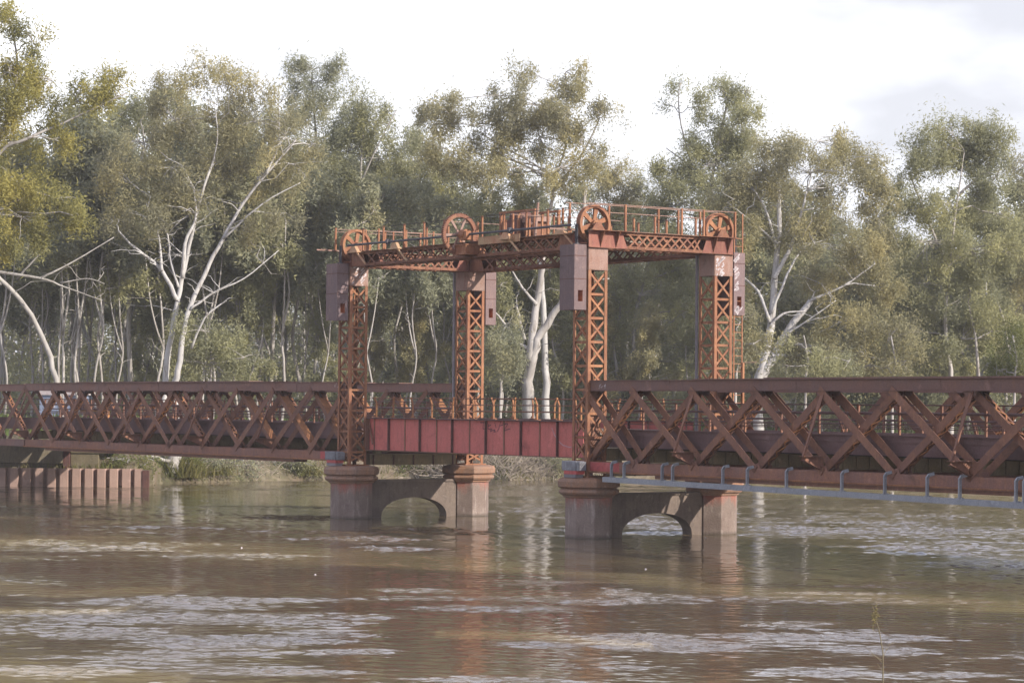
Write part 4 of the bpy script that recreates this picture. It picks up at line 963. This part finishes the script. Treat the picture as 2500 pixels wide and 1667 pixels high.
hero('big forked gum with two gleaming white stems behind the left truss', 151,
     [([(372,1005),(380,860),(398,740),(418,640),(440,540),(462,450),(490,370)],18,5), ([(402,1005),(402,900),(412,830),(432,720),(470,630),(512,550),(560,465),(612,400),(680,320)],18,4),
      ([(408,690),(372,622),(330,585),(300,560),(272,530)],11,3), ([(372,622),(368,570),(362,530)],8,3), ([(420,640),(425,560),(450,500),(445,430)],11,4), ([(436,712),(490,672),(560,640),(640,575)],7,2), ([(512,550),(600,470),(690,420)],6,2), ([(612,400),(640,330),(640,240)],7,2.5), ([(490,370),(500,310),(492,240)],4,1.5), ([(410,660),(392,600),(385,540),(360,500)],7,3), ([(440,800),(470,730),(520,690)],7,2.5)],
     [(470,150,58,34),(415,195,45,34),(525,195,50,40),(590,195,48,36),(400,275,75,52),(482,280,80,58),(580,280,85,60),(655,315,62,50),(330,330,66,52),(690,385,60,48),(300,420,74,60),(395,385,75,60),(495,380,75,52),(600,400,60,44),(262,505,50,40),(335,500,60,40),(645,490,52,34),(560,520,46,30),(720,330,40,36),(470,470,40,30)],
     'leaf_brown', 'bark_white', 13, 112, open_twigs=60, back=1.0)
hero('tall narrow dark-topped gum standing up behind the front left tower, its crown like a tuft', 178,
     [([(742,880),(738,600),(730,400),(722,260),(715,180)],12,3)],
     [(720,160,60,32),(690,190,40,30),(755,185,38,34),(735,245,44,40),(690,300,42,40),(760,315,36,36),(705,360,50,40)], 'leaf_dark', 'bark_grey', 14, 150)
hero('gum with ragged side branch reaching right, between the two left towers', 168,
     [([(832,880),(828,640),(826,450),(835,300)],11,4), ([(828,420),(870,330),(910,255)],6,2)],
     [(832,228,34,32),(812,285,52,42),(872,280,34,26),(905,256,24,18),(800,350,70,50),(872,365,50,48),(765,425,70,50),(850,440,70,52),(785,520,72,52),(870,520,60,45),(740,500,50,50)], 'leaf_olive', 'bark_grey', 15, 165)
hero('rounded olive gum directly behind the rear left tower', 171,
     [([(952,880),(948,640),(952,420)],11,4), ([(915,880),(905,780),(930,650),(900,560)],8,3)],
     [(930,335,42,38),(972,322,40,32),(962,410,58,48),(905,430,52,50),(1005,480,60,50),(990,400,52,44),(1040,430,46,40),(930,375,50,40),(935,515,70,52),(1015,560,52,42),(900,590,60,44),(975,620,50,40),(860,620,50,40)], 'leaf_olive', 'bark_pale', 16, 170)
hero('tallest middle gum, split bronze crown and thick forked trunk seen between the towers', 160,
     [([(1222,1000),(1215,900),(1222,820),(1240,770),(1275,715),(1300,670),(1330,560),(1345,430)],29,8), ([(1216,830),(1224,760),(1236,680),(1246,610),(1258,540),(1266,470),(1272,410)],22,6),
      ([(1212,800),(1185,785),(1165,750),(1125,705)],11,4), ([(1232,700),(1200,660),(1175,620)],9,3), ([(1270,420),(1300,330),(1300,200)],6,2), ([(1300,690),(1345,650),(1400,640)],8,3), ([(1270,440),(1340,350),(1378,270)],8,3), ([(1205,780),(1190,720),(1186,690)],9,3)],
     [(1052,228,32,24),(1040,285,64,48),(1098,285,44,36),(1000,270,34,32),(1075,345,52,32),(1148,232,30,32),(1195,172,30,28),(1205,240,52,42),(1262,228,50,42),(1300,165,28,34),(1322,205,34,34),(1305,262,62,44),(1240,315,64,50),(1335,330,54,44),(1372,268,28,40),(1178,330,48,40),(1285,385,80,42),(1180,395,50,30),(1120,400,44,30),(1060,400,50,34),(1020,340,44,34),(1130,340,44,36)],
     'leaf_brown', 'bark_pale', 17, 150, open_twigs=24, back=-1.2)
hero('straight pale trunk standing just right of the forked middle gum', 163,
     [([(1258,1000),(1252,880),(1250,760),(1243,640),(1236,520),(1232,440)],20,8)],
     [(1230,430,60,36),(1180,450,50,36),(1290,450,50,36),(1150,500,60,40)], 'leaf_olive', 'bark_white', 18, 130)
hero('low bushy gum crown right of the front right wheel, under the sky gap', 182,
     [([(1440,880),(1438,640),(1430,440)],10,4)],
     [(1420,400,42,30),(1452,445,52,40),(1390,455,52,42),(1480,500,52,48),(1410,520,60,44),(1360,510,50,40),(1450,570,60,44)], 'leaf_brown', 'bark_grey', 19, 170)
hero('open wispy gum with detached tufts behind the rear right tower', 173,
     [([(1642,880),(1640,640),(1632,470),(1650,330),(1672,230)],13,4), ([(1636,470),(1590,380),(1560,260),(1562,190)],6,2), ([(1650,340),(1700,270),(1725,200)],6,2), ([(1640,420),(1570,370),(1530,340)],5,2)],
     [(1565,193,24,18),(1602,245,40,30),(1660,212,46,32),(1720,208,38,28),(1540,243,16,10),(1632,298,58,44),(1702,285,50,42),(1565,335,40,30),(1622,380,66,48),(1548,395,50,38),(1520,432,42,40),(1702,375,52,48),(1560,470,70,46),(1500,480,40,40),(1650,440,60,46),(1590,420,50,40),(1680,330,44,36)], 'leaf_olive', 'bark_grey', 20, 145)
hero('broad dome-crowned gum with slender silver trunk right of the towers', 157,
     [([(1742,900),(1762,800),(1774,700),(1783,600),(1790,500),(1788,420)],24,8), ([(1735,890),(1808,765),(1862,690)],26,12), ([(1862,690),(1940,655),(2010,605)],8,3), ([(1778,640),(1815,570),(1838,500),(1852,440)],12,4), ([(1784,570),(1762,490),(1735,440)],9,3), ([(1768,740),(1742,670),(1700,635),(1680,640)],9,3), ([(1772,720),(1800,650),(1830,590),(1860,560)],8,3), ([(1768,750),(1800,720),(1850,715)],7,3), ([(1786,560),(1740,520),(1690,480)],6,2), ([(1808,765),(1850,740),(1920,690)],6,2)],
     [(1880,325,68,36),(1790,362,74,46),(1950,368,58,40),(1862,398,88,50),(1702,440,66,56),(1992,430,50,48),(1795,460,88,56),(1925,485,86,58),(2014,500,48,50),(1712,540,60,54),(1870,560,80,56),(1975,590,78,58),(1900,655,80,50),(2020,660,52,50),(1960,735,78,46),(1890,800,70,40),(1990,820,70,42),(1690,640,40,44),(1830,830,50,36),(1740,400,50,36),(1990,380,44,34),(1660,480,44,44)],
     'leaf_brown', 'bark_white', 21, 150, open_twigs=45, back=1.2)
hero('tall open gum with drooping olive crown near the right edge', 161,
     [([(2185,890),(2172,740),(2182,600),(2200,450),(2215,350)],13,2), ([(2182,620),(2120,480),(2090,400)],8,3), ([(2200,450),(2270,380),(2295,320)],7,3), ([(2250,890),(2240,780),(2225,700)],9,4)],
     [(2240,287,50,32),(2188,310,42,32),(2292,322,42,36),(2112,328,28,18),(2132,388,50,40),(2202,392,68,48),(2292,402,58,50),(2080,400,32,32),(2180,470,76,50),(2292,490,68,50),(2098,480,42,42),(2130,560,68,50),(2232,570,76,56),(2322,580,56,56),(2110,660,74,50),(2230,670,76,56),(2090,755,74,48),(2210,780,76,50),(2310,760,60,56),(2130,830,60,36),(2060,560,44,44),(2055,650,44,44),(2150,340,40,28),(2260,350,60,40)],
     'leaf_olive', 'bark_pale', 22, 165)
hero('bronze gum cut off by the right edge', 166,
     [([(2370,900),(2365,640),(2360,420)],16,6), ([(2330,890),(2310,760),(2290,690)],9,4)],
     [(2352,372,34,32),(2372,450,44,48),(2356,540,44,44),(2380,640,50,60),(2350,700,50,50),(2390,800,50,60)], 'leaf_brown', 'bark_pale', 23, 160)
hero('olive gum with high crown left of the forked white gum, under the yellow boughs', 166,
     [([(300,900),(296,700),(312,500),(330,330)],14,5), ([(312,500),(260,400),(240,300)],6,3)],
     [(340,225,46,30),(300,250,40,34),(390,230,36,30),(260,320,56,50),(330,350,52,44),(220,400,60,54),(180,420,48,42),(240,480,60,50),(150,560,60,44)], 'leaf_olive', 'bark_grey', 24, 150)
hero('dusky gum filling the gap right of the forked white gum', 169,
     [([(620,900),(630,700),(640,520),(630,360)],12,5), ([(690,890),(672,780),(690,660),(700,560)],10,4)],
     [(620,250,44,34),(660,440,60,46),(700,470,52,44),(610,470,60,46),(560,580,56,40),(680,560,60,46),(740,560,52,46),(640,600,50,40)], 'leaf_olive', 'bark_pale', 25, 150)
hero('leafy gum whose foliage hangs low behind the front right tower', 165,
     [([(1470,880),(1455,760),(1480,640),(1500,560)],11,4), ([(1420,880),(1410,790),(1425,700),(1400,620)],9,3)],
     [(1500,560,60,46),(1430,600,56,44),(1540,640,60,46),(1470,680,60,44),(1560,560,50,40),(1600,620,50,50),(1540,740,60,44),(1460,770,52,38),(1590,720,44,50),(1400,680,40,40),(1520,810,50,36),(1580,820,46,40)], 'leaf_olive', 'bark_grey', 26, 150, open_twigs=12)
# leafy saplings at the bank top: all alike in shape of things, each named by its place
def sapling(label, Yd, x, yb, lobes, leaf, seed, dens=150):
    hero(label, Yd, [([(x,yb),(x+6,yb-60),(x-4,yb-120)],7,3)], lobes, leaf, 'bark_pale', seed, dens, 'young gums on the bank top')
sapling('pale leafy young gum right of the white forked stems, low behind the left truss', 152, 480, 900, [(470,760,56,30),(440,790,40,34),(520,790,52,34),(560,820,40,30),(480,830,60,34),(430,830,30,28)], 'leaf_olive', 41)
sapling('young gum bush behind the ladder at the rear right tower', 152, 1690, 890, [(1700,740,36,40),(1690,800,40,36),(1730,790,36,32),(1680,850,44,30)], 'leaf_brown', 42)
sapling('young olive gum at the foot of the dome-crowned gum', 153, 1850, 890, [(1850,800,50,34),(1900,840,54,30),(1810,840,44,28),(1950,830,40,30)], 'leaf_olive', 43)
sapling('feathery young gum over the right truss, left of the tall right gum', 155, 2050, 890, [(2040,780,50,44),(2010,840,50,34),(2080,830,46,34)], 'leaf_brown', 44)
sapling('bright green young gum at the far right edge above the truss', 155, 2330, 890, [(2320,800,44,40),(2290,850,44,28),(2345,850,40,30)], 'leaf_green', 45)
sapling('grey green young gum between the rear left tower and the middle gum', 155, 1150, 900, [(1140,800,46,34),(1170,740,36,30),(1120,840,40,30),(1170,850,40,30)], 'leaf_dark', 46)
# slender gums of the wood behind: a few built once, then copied
def proto(seed, h, low, leaf, barkm, fork, dens=85, thick=1.0):
    rng = np.random.default_rng(seed); lean = rng.uniform(-1.4,1.4)
    P = [(0,0,-0.4)]+[(lean*(k/5)**1.5+rng.normal()*0.15, rng.normal()*0.15, h*0.82*k/5) for k in range(1,6)]
    P = [P[0]]+[(p[0]+rng.normal()*0.28,p[1]+rng.normal()*0.2,p[2]) for p in P[1:]]; limbs = [(P, thick*rng.uniform(0.13,0.2), 0.05)]
    if fork: q = P[2]; limbs.append(([q,(q[0]+fork*0.9,0.3,q[2]+h*0.18),(q[0]+fork*1.4,0.5,h*0.75)], 0.11*thick, 0.04))
    lobes = []
    for k in range(13):
        f = low+(1-low)*(k/12); z = h*f; spread = 2.3*(1-0.55*abs(f-0.65)/0.5)
        lobes.append(((lean*f**1.5+rng.normal()*spread*0.55, rng.normal()*spread*0.5, z), (rng.uniform(0.9,1.7), rng.uniform(0.9,1.5), rng.uniform(0.7,1.25))))
    o = grow('slender_gum', 'slim grey-barked gum, one of the crowd filling the dim wood behind the bank trees', limbs, lobes, M[leaf], M[barkm], 'gum tree', 'slim gums of the wood behind', dens=dens, leafsize=(0.40,0.12), seed=seed, base=(0,0,0), open_twigs=10)
    return o
protos = [proto(61,21,0.42,'leaf_olive','bark_white',0), proto(62,19,0.48,'leaf_dark','bark_grey',1), proto(63,22,0.50,'leaf_dark','bark_pale',-1), proto(64,17,0.36,'leaf_brown','bark_grey',1), proto(65,20,0.28,'leaf_olive','bark_pale',0), proto(66,14,0.22,'leaf_dark','bark_pale',-1), proto(67,19,0.62,'leaf_olive','bark_pale',1,85,0.7), proto(68,20,0.60,'leaf_dark','bark_pale',-1,85,0.65)]
rp = random.Random(99); used = set(); spots = []
for row, (Yd, n) in enumerate(((165,22),(176,26),(186,28),(198,30),(212,32),(230,34))):
    for k in range(n):
        half = 0.235*Yd+4; x = -half+2*half*(k+rp.uniform(0.1,0.9))/n; y = Yd+rp.uniform(-5,5); spots.append((x,y))
nsp = len(spots)
for k in range(30):
    y = rp.uniform(158,174); px = rp.uniform(-20,820) if k < 23 else rp.uniform(840,1320); spots.append(((px-1176)/0.9408/FPX*y, y))
for i, (x, y) in enumerate(spots):
    left = x < -8; pr = rp.choice((0,1,2,2,1,0) if left else (3,4,5,4,0,5)); s = rp.uniform(0.80,1.08)*(1.0 if left else 0.9)
    px = x/y*FPX*0.9408+1176                                # keep the sky gaps of the photograph clear
    cap_h = float(np.interp(px, [-100,250,600,640,760,900,960,1100,1380,1440,1490,1560,1700,2040,2070,2110,2400], [27,24,22,21,20,19,15,16,17,14.5,12.5,15,18,17,12.5,15,20]))
    hgt = (21,19,22,17,20,14,19,20)[pr]*1.04*s; 
    if i >= nsp: pr = rp.choice((6,7)); s = rp.uniform(0.75,0.98); hgt = 20*s
    elif y < 171:
        pr = rp.choice((3,4,5,4)); hgt = (21,19,22,17,20,14,19,20)[pr]*1.04*s; cap_h = min(cap_h, rp.uniform(8.5,13.5)); s = s if px > 400 else s*0.9
        if px < 400 and rp.random() < 0.5: continue
    if hgt > cap_h: s *= cap_h/hgt
    c = protos[pr] if pr not in used else copy_tree(protos[pr]); used.add(pr)
    c.location = (x, y, ground_z(x,y)); c.rotation_euler = (0,0,rp.uniform(0,6.28)); c.scale = (s*rp.uniform(0.9,1.2), s*rp.uniform(0.9,1.2), s)
# far wood: reads as one dim mass
def far_wood():
    rng = np.random.default_rng(5); o = bpy.data.objects.new('distant_wood', None)
    mb = MB(); C = []; T = []
    for k in range(540):
        Yd = rng.uniform(245,300); x = rng.uniform(-0.30,0.30)*Yd; g = 3.4; px = x/Yd*FPX*0.9408+1176
        h = float(np.interp(px, [-100,600,900,1100,1380,1440,1490,1560,2040,2070,2110,2400],[22,20,16,15,15,13.5,11.5,14,14,11.5,14,18]))*rng.uniform(0.8,1.0)
        mb.tube([(x,Yd,g-0.5),(x+rng.normal()*0.4,Yd,g+h*0.5),(x+rng.normal()*0.7,Yd,g+h*0.9)],[0.2,0.13,0.05],5)
        for j in range(13):
            c = np.array([x+rng.normal()*1.5,Yd+rng.normal()*1.2,g+h*(rng.uniform(0.25,0.98) if j > 4 else rng.uniform(0.0,0.3))]); n = 34
            C.append(c+rng.normal(size=(n,3))*np.array([0.8,0.8,0.6])); T.append(np.clip(rng.uniform(0.1,0.7)+rng.normal(size=n)*0.15,0,1))
    C = np.concatenate(C); T = np.concatenate(T); V, F = leaf_cards(C,T,0.75,0.26,rng=rng)
    o = np_mesh('distant_wood', V, F, M['leaf_dark'], T); tag(o, 'dim far-off wood closing the view behind all the bank trees', 'wood', kind='stuff')
    tr = mb.build('trunks', M['bark_grey'], o); tr['kind'] = 'stuff'
far_wood()

def undergrowth():
    rng = np.random.default_rng(15); C = []; T = []
    for k in range(1700):
        Yd = rng.uniform(168,242); x = rng.uniform(-0.225,0.225)*Yd; g = ground_z(x,Yd); c = np.array([x,Yd,g+rng.uniform(0.2,7.5)*rng.uniform(0.15,1)]); n = 60
        C.append(c+rng.normal(size=(n,3))*np.array([0.6,0.6,0.6])); T.append(np.clip(rng.uniform(0.2,1.0)+rng.normal(size=n)*0.15,0,1))
    C = np.concatenate(C); T = np.concatenate(T); V, F = leaf_cards(C,T,0.36,0.10,rng=rng)
    tag(np_mesh('undergrowth', V, F, M['leaf_olive'], T), 'scrubby grey green undergrowth on the floor of the wood behind the bridge', 'undergrowth', kind='stuff')
undergrowth()

# ================================================================== BANK COVER
def blades(name, label, cat, spots_, h, w_, mat, seed, lean=0.35, kind='stuff'):
    rng = np.random.default_rng(seed); S = np.array(spots_); n = len(S); H = h*rng.uniform(0.5,1.3,n); a = rng.uniform(0,6.28,n)
    d = np.stack([np.cos(a),np.sin(a),np.zeros(n)],1); tip = S+np.stack([rng.normal(size=n)*lean*H, rng.normal(size=n)*lean*H, H],1); mid = (S+tip)/2+np.stack([np.zeros(n),np.zeros(n),0.1*H],1)
    V = np.stack([S-d*w_/2, S+d*w_/2, mid+d*w_*0.4, tip, mid-d*w_*0.4],1).reshape(-1,3); F = np.arange(n*5).reshape(n,5)
    cl = np.sin(S[:,0]*0.9)+np.sin(S[:,0]*0.37+S[:,1]*0.8); T = np.clip(0.45+0.22*cl+rng.normal(size=n)*0.15,0,1)
    o = np_mesh(name, V, F, mat, T); tag(o, label, cat, kind=kind); return o
rg = random.Random(3); sp_ = []
for _ in range(6000):
    x = rg.uniform(-20,40); d = abs(rg.gauss(0,1))*4.5+0.1; y = bank_y(x)+d
    if math.sin(x*1.1+2)+math.sin(x*0.53+d*0.7) > -0.2: sp_.append((x,y,ground_z(x,y)-0.03))
for _ in range(1400): x = rg.uniform(-37,-20); y = 131.5+rg.uniform(0.2,5); sp_.append((x,y,0.85))
blades('bank_grass', 'straw and yellow green grass along the far bank', 'grass', sp_, 0.36, 0.05, M['grassblade'], 31)
sp_ = []
for _ in range(16000): x = rg.uniform(-46,46); y = bank_y(x)+rg.uniform(8,34); sp_.append((x,y,ground_z(x,y)-0.03))
blades('meadow_grass', 'green sunlit grass under the gums on the bank top', 'grass', sp_, 0.40, 0.09, M['lawn'], 32)
def tussock(label, x, y, n, r, h, mat, seed):
    rr = random.Random(seed); gz = ground_z(x,y); S = [(rr.gauss(0,r),rr.gauss(0,r*0.7),-0.05) for _ in range(n)]
    o = blades('grass_tussock', label, 'tussock', S, h, 0.05, mat, seed, 0.5, None); o.location = (x,y,gz)
for i, (lab, px, py, Yd, n, r, h, mm) in enumerate((
    ('bright yellow green tussock right of the stump by the sheet piles', 425,1085,142,420,0.8,1.0,'grassblade'),
    ('low tussock at the waterline, middle of the left bank', 520,1100,147,200,0.6,0.55,'grassblade'),
    ('yellow tussock left of the front left pier cap at the waterline', 720,1098,152,260,0.6,0.7,'grassblade'),
    ('fresh lime tussock on the bank top right of the rear left pier', 1310,1045,156,240,0.5,0.6,'grassblade'),
    ('small lime tussock above the driftwood, near the front right tower', 1345,1048,157,200,0.45,0.55,'grassblade'))):
    p = atY(px,py,Yd); tussock(lab, p.x, bank_y(p.x)+(0.5 if i < 3 else 2.2), n, r, h, M[mm], 70+i)
def bush(label, px, py, Yd, r, leaf, seed):
    p = atY(px,py,Yd); y = bank_y(p.x)+0.9; g = ground_z(p.x,y); rng = np.random.default_rng(seed)
    lb = [((p.x+rng.normal()*r*0.8,y+rng.normal()*r*0.4,g+r*rng.uniform(0.3,0.9)),(r*rng.uniform(.5,.9),r*.6,r*rng.uniform(.4,.6))) for _ in range(6)]
    grow('bank_bush', label, [([(p.x,y,g-0.2),(p.x+0.1,y,g+r*0.5),(p.x-0.1,y,g+r)],0.04,0.02)], lb, M[leaf], M['bark_grey'], 'bush', 'low bushes on the far bank', dens=230, leafsize=(0.16,0.06), seed=seed, base=(p.x,y,g-0.2))
for a_ in (('low green bush on the bank right of the leafy stump',455,1062,146,0.8,'leaf_green',81),('dark bush on the bank under the middle of the left truss',560,1070,150,0.9,'leaf_dark',82),('olive bush on the bank left of the front left pier',690,1072,153,0.8,'leaf_olive',83),('small green bush seen through the gap above the left arch',960,1078,156,0.7,'leaf_green',84),('bush on the bank crest left of the front right tower',1270,1055,158,0.8,'leaf_dark',85),('low bush at the water seen right of the rear right column',1830,1105,158,0.8,'leaf_olive',86)): bush(*a_)
# stump with leafy shoots beside the sheet pile wall
p = atY(370, 1115, 139.5)
rng = np.random.default_rng(8)
p = Vector((-19.25, 139.2, 0))
grow('willow_stump', 'leaning grey stump with leafy green shoots right of the sheet pile wall', [([(p.x-0.35,p.y,-0.4),(p.x-0.1,p.y,0.4),(p.x+0.25,p.y+0.2,1.3),(p.x+0.6,p.y+0.4,3.0)],0.52,0.34), ([(p.x+0.1,p.y+0.1,1.1),(p.x-0.7,p.y-1.8,1.5),(p.x-1.6,p.y-4.5,1.35)],0.13,0.04)],
     [((-21.6,133.2,1.35),(0.8,0.7,0.36)),((-20.7,133.4,1.25),(0.7,0.6,0.36)),((-20.0,134.0,1.0),(0.5,0.6,0.42)),((-19.6,135.0,1.35),(0.5,0.6,0.36)),((-22.6,133.6,1.3),(0.6,0.6,0.3))], M['leaf_green'], M['bark_grey'], 'stump', None, dens=190, leafsize=(0.18,0.06), seed=8, base=(p.x,p.y,-0.3), crown_name='shoots')
# flood debris: tangled pale sticks
def debris():
    rr = random.Random(12); mb = MB()
    for _ in range(1500):
        x = rr.choice((rr.uniform(-18,6), rr.uniform(-7,5), rr.uniform(-5,4))); d = abs(rr.gauss(0.9,1.6))+0.05; y = bank_y(x)+d; z = ground_z(x,y); a = rr.uniform(0,6.28); el = rr.uniform(-0.15,0.9); L = rr.uniform(0.4,1.9)
        q = Vector((math.cos(a)*math.cos(el),math.sin(a)*math.cos(el)*0.6,math.sin(el)))*L; m_ = Vector((x,y,z))+q*0.5+Vector((rr.gauss(0,.08),rr.gauss(0,.08),rr.gauss(0,.08))); r = rr.uniform(0.012,0.035)
        mb.tube([(x,y,z-0.05),m_,Vector((x,y,z))+q],[r,r*0.9,r*0.5],4,False)
    o = mb.build('flood_debris', M['stick'], None); tag(o, 'tangle of bleached sticks and roots along the far waterline', 'driftwood', kind='stuff')
debris()
def log(label, a, b, r, seed):
    rr = random.Random(seed); A, B = Vector(a), Vector(b); P = [A+(B-A)*k/5+Vector((rr.gauss(0,.06),rr.gauss(0,.06),rr.gauss(0,.05))) for k in range(6)]
    o = bpy.data.objects.new('driftwood_log', None); COL.objects.link(o); o.location = A; tag(o, label, 'log', 'driftwood logs on the far bank')
    mb = MB(); mb.tube([q-A for q in P],[r*(1-0.1*k) for k in range(6)],8); mb.build('trunk', M['stick'], o, smooth=True)
    mb = MB()
    for k in range(4): s = P[1+k]-A; e = s+Vector((rr.gauss(0,.5),rr.gauss(0,.3),rr.uniform(.2,.7))); mb.tube([s,(s+e)/2+Vector((0,0,.06)),e],[r*.35,r*.25,r*.1],5)
    mb.build('branch_stubs', M['stick'], o)
for lab, x0, y0, x1, y1, Yd, r, s in (('slanting bleached log at the waterline just right of the rear left pier',1145,1098,1180,1070,151.5,0.07,1), ('crooked pale log in the dark root hollow, middle of the driftwood',1185,1100,1215,1065,151,0.06,2), ('long pale log low at the water under the lift span',1210,1102,1262,1078,151,0.07,3)):
    log(lab, atY(x0,y0,Yd), atY(x1,y1,Yd+0.8), r, s)
# dark root mass under the bank edge
mb = MB(); rr = random.Random(21); P0 = atY(1190,1090,152.5)
for _ in range(120):
    x = P0.x+rr.gauss(0,0.9); y = P0.y+rr.uniform(-0.8,0.9); z = rr.uniform(-0.1,1.1); mb.tube([(x,y,z),(x+rr.gauss(0,.3),y-0.2,z-0.4),(x+rr.gauss(0,.5),y-0.4,z-0.9)],[0.05,0.04,0.02],5)
o = mb.build('root_mass', M['dark']); tag(o, 'dark undercut mass of roots at the waterline right of the rear left pier', 'roots')
# dry weed stalk on the near bank
p = atY(2004, 1392, 10.5); q = atY(2028, 1568, 10.5); gz = 2.05
o = bpy.data.objects.new('dry_weed', None); COL.objects.link(o); o.location = (q.x,q.y,gz); tag(o, 'single thin dry weed stalk rising in front of the river, lower right', 'weed')
base = Vector((q.x,q.y,gz)); mb = MB()
st = [Vector((q.x,q.y,gz)), Vector((q.x-0.003,q.y,2.9)), q, atY(2028,1500,10.5), atY(2020,1450,10.5), atY(2010,1415,10.5), p]
mb.tube([s-base for s in st],[0.004,0.0035,0.003,0.0026,0.002,0.0018,0.0012],6); mb.build('stem', M['timber'], o)
mb = MB()
for a_, c_ in (((2027,1510),(2042,1480)),((2042,1480),(2056,1474)),((2026,1515),(2000,1500)),((2026,1520),(1994,1490)),((2027,1540),(2014,1522))): mb.tube([atY(*a_,10.5)-base, atY(*c_,10.5)-base],[0.0018,0.001],4)
mb.build('twigs', M['timber'], o)
hp, ht, _ = crown_points([(tuple(atY(2009,1408,10.5)),(0.02,0.02,0.04))], 1, np.random.default_rng(2)); 
rng = np.random.default_rng(4); C = np.array(atY(2010,1410,10.5))+rng.normal(size=(70,3))*np.array([0.008,0.008,0.024]); V, F = leaf_cards(C-np.array(base), None, 0.018, 0.004, rng=rng); np_mesh('seed_head', V, F, M['grassblade'], np.full(70,0.9), o)
# bits of pale foam drifting on the river
rf = random.Random(17)
for lab, x, y in (('white foam fleck drifting right of the right pier',1620,1235),('white foam fleck in mid river below the right pier',1483,1307),('foam fleck below the left pier, left of centre',555,1258),('foam fleck far left in mid river',167,1257),('foam fleck just above the mid river ochre streak',724,1257+63)):
    d = ray(x,y); tt = -CAMH/d.z; q = Vector((0,0,CAMH))+d*tt
    mb = MB(); k = 9; ring = [(0.03*rf.uniform(.7,1.2)*math.cos(6.283*i/k),0.055*rf.uniform(.7,1.2)*math.sin(6.283*i/k)) for i in range(k)]
    mb.add([(a,b_,0.0) for a,b_ in ring]+[(a*.6,b_*.6,0.022) for a,b_ in ring]+[(0,0,0.028)], [(i,(i+1)%k,k+(i+1)%k,k+i) for i in range(k)]+[(k+i,k+(i+1)%k,2*k) for i in range(k)])
    o = mb.build('foam_fleck', M['white']); o.location = (q.x,q.y,0.002); tag(o, lab, 'foam', 'foam flecks on the river')

# ================================================================== ADDED HAZE
mt = bpy.data.materials.new('shadow_lift_haze'); mt.use_nodes = True; t_ = mt.node_tree
for n_ in list(t_.nodes):
    if n_.type == 'BSDF_PRINCIPLED': t_.nodes.remove(n_)
pv = t_.nodes.new('ShaderNodeVolumePrincipled'); pv.inputs['Color'].default_value = (0.95, 0.96, 1.0, 1); pv.inputs['Density'].default_value = 0.00026  # added volume: its pale scatter lifts the dark tones between the trees
t_.links.new(pv.outputs[0], t_.nodes['Material Output'].inputs['Volume'])
hz = MB().box(-905,905,-65,3005,-4.2,44).build('haze', mt); tag(hz, kind='stuff', label='thin pale haze added over the whole scene to lift the dark wood', cat='haze')
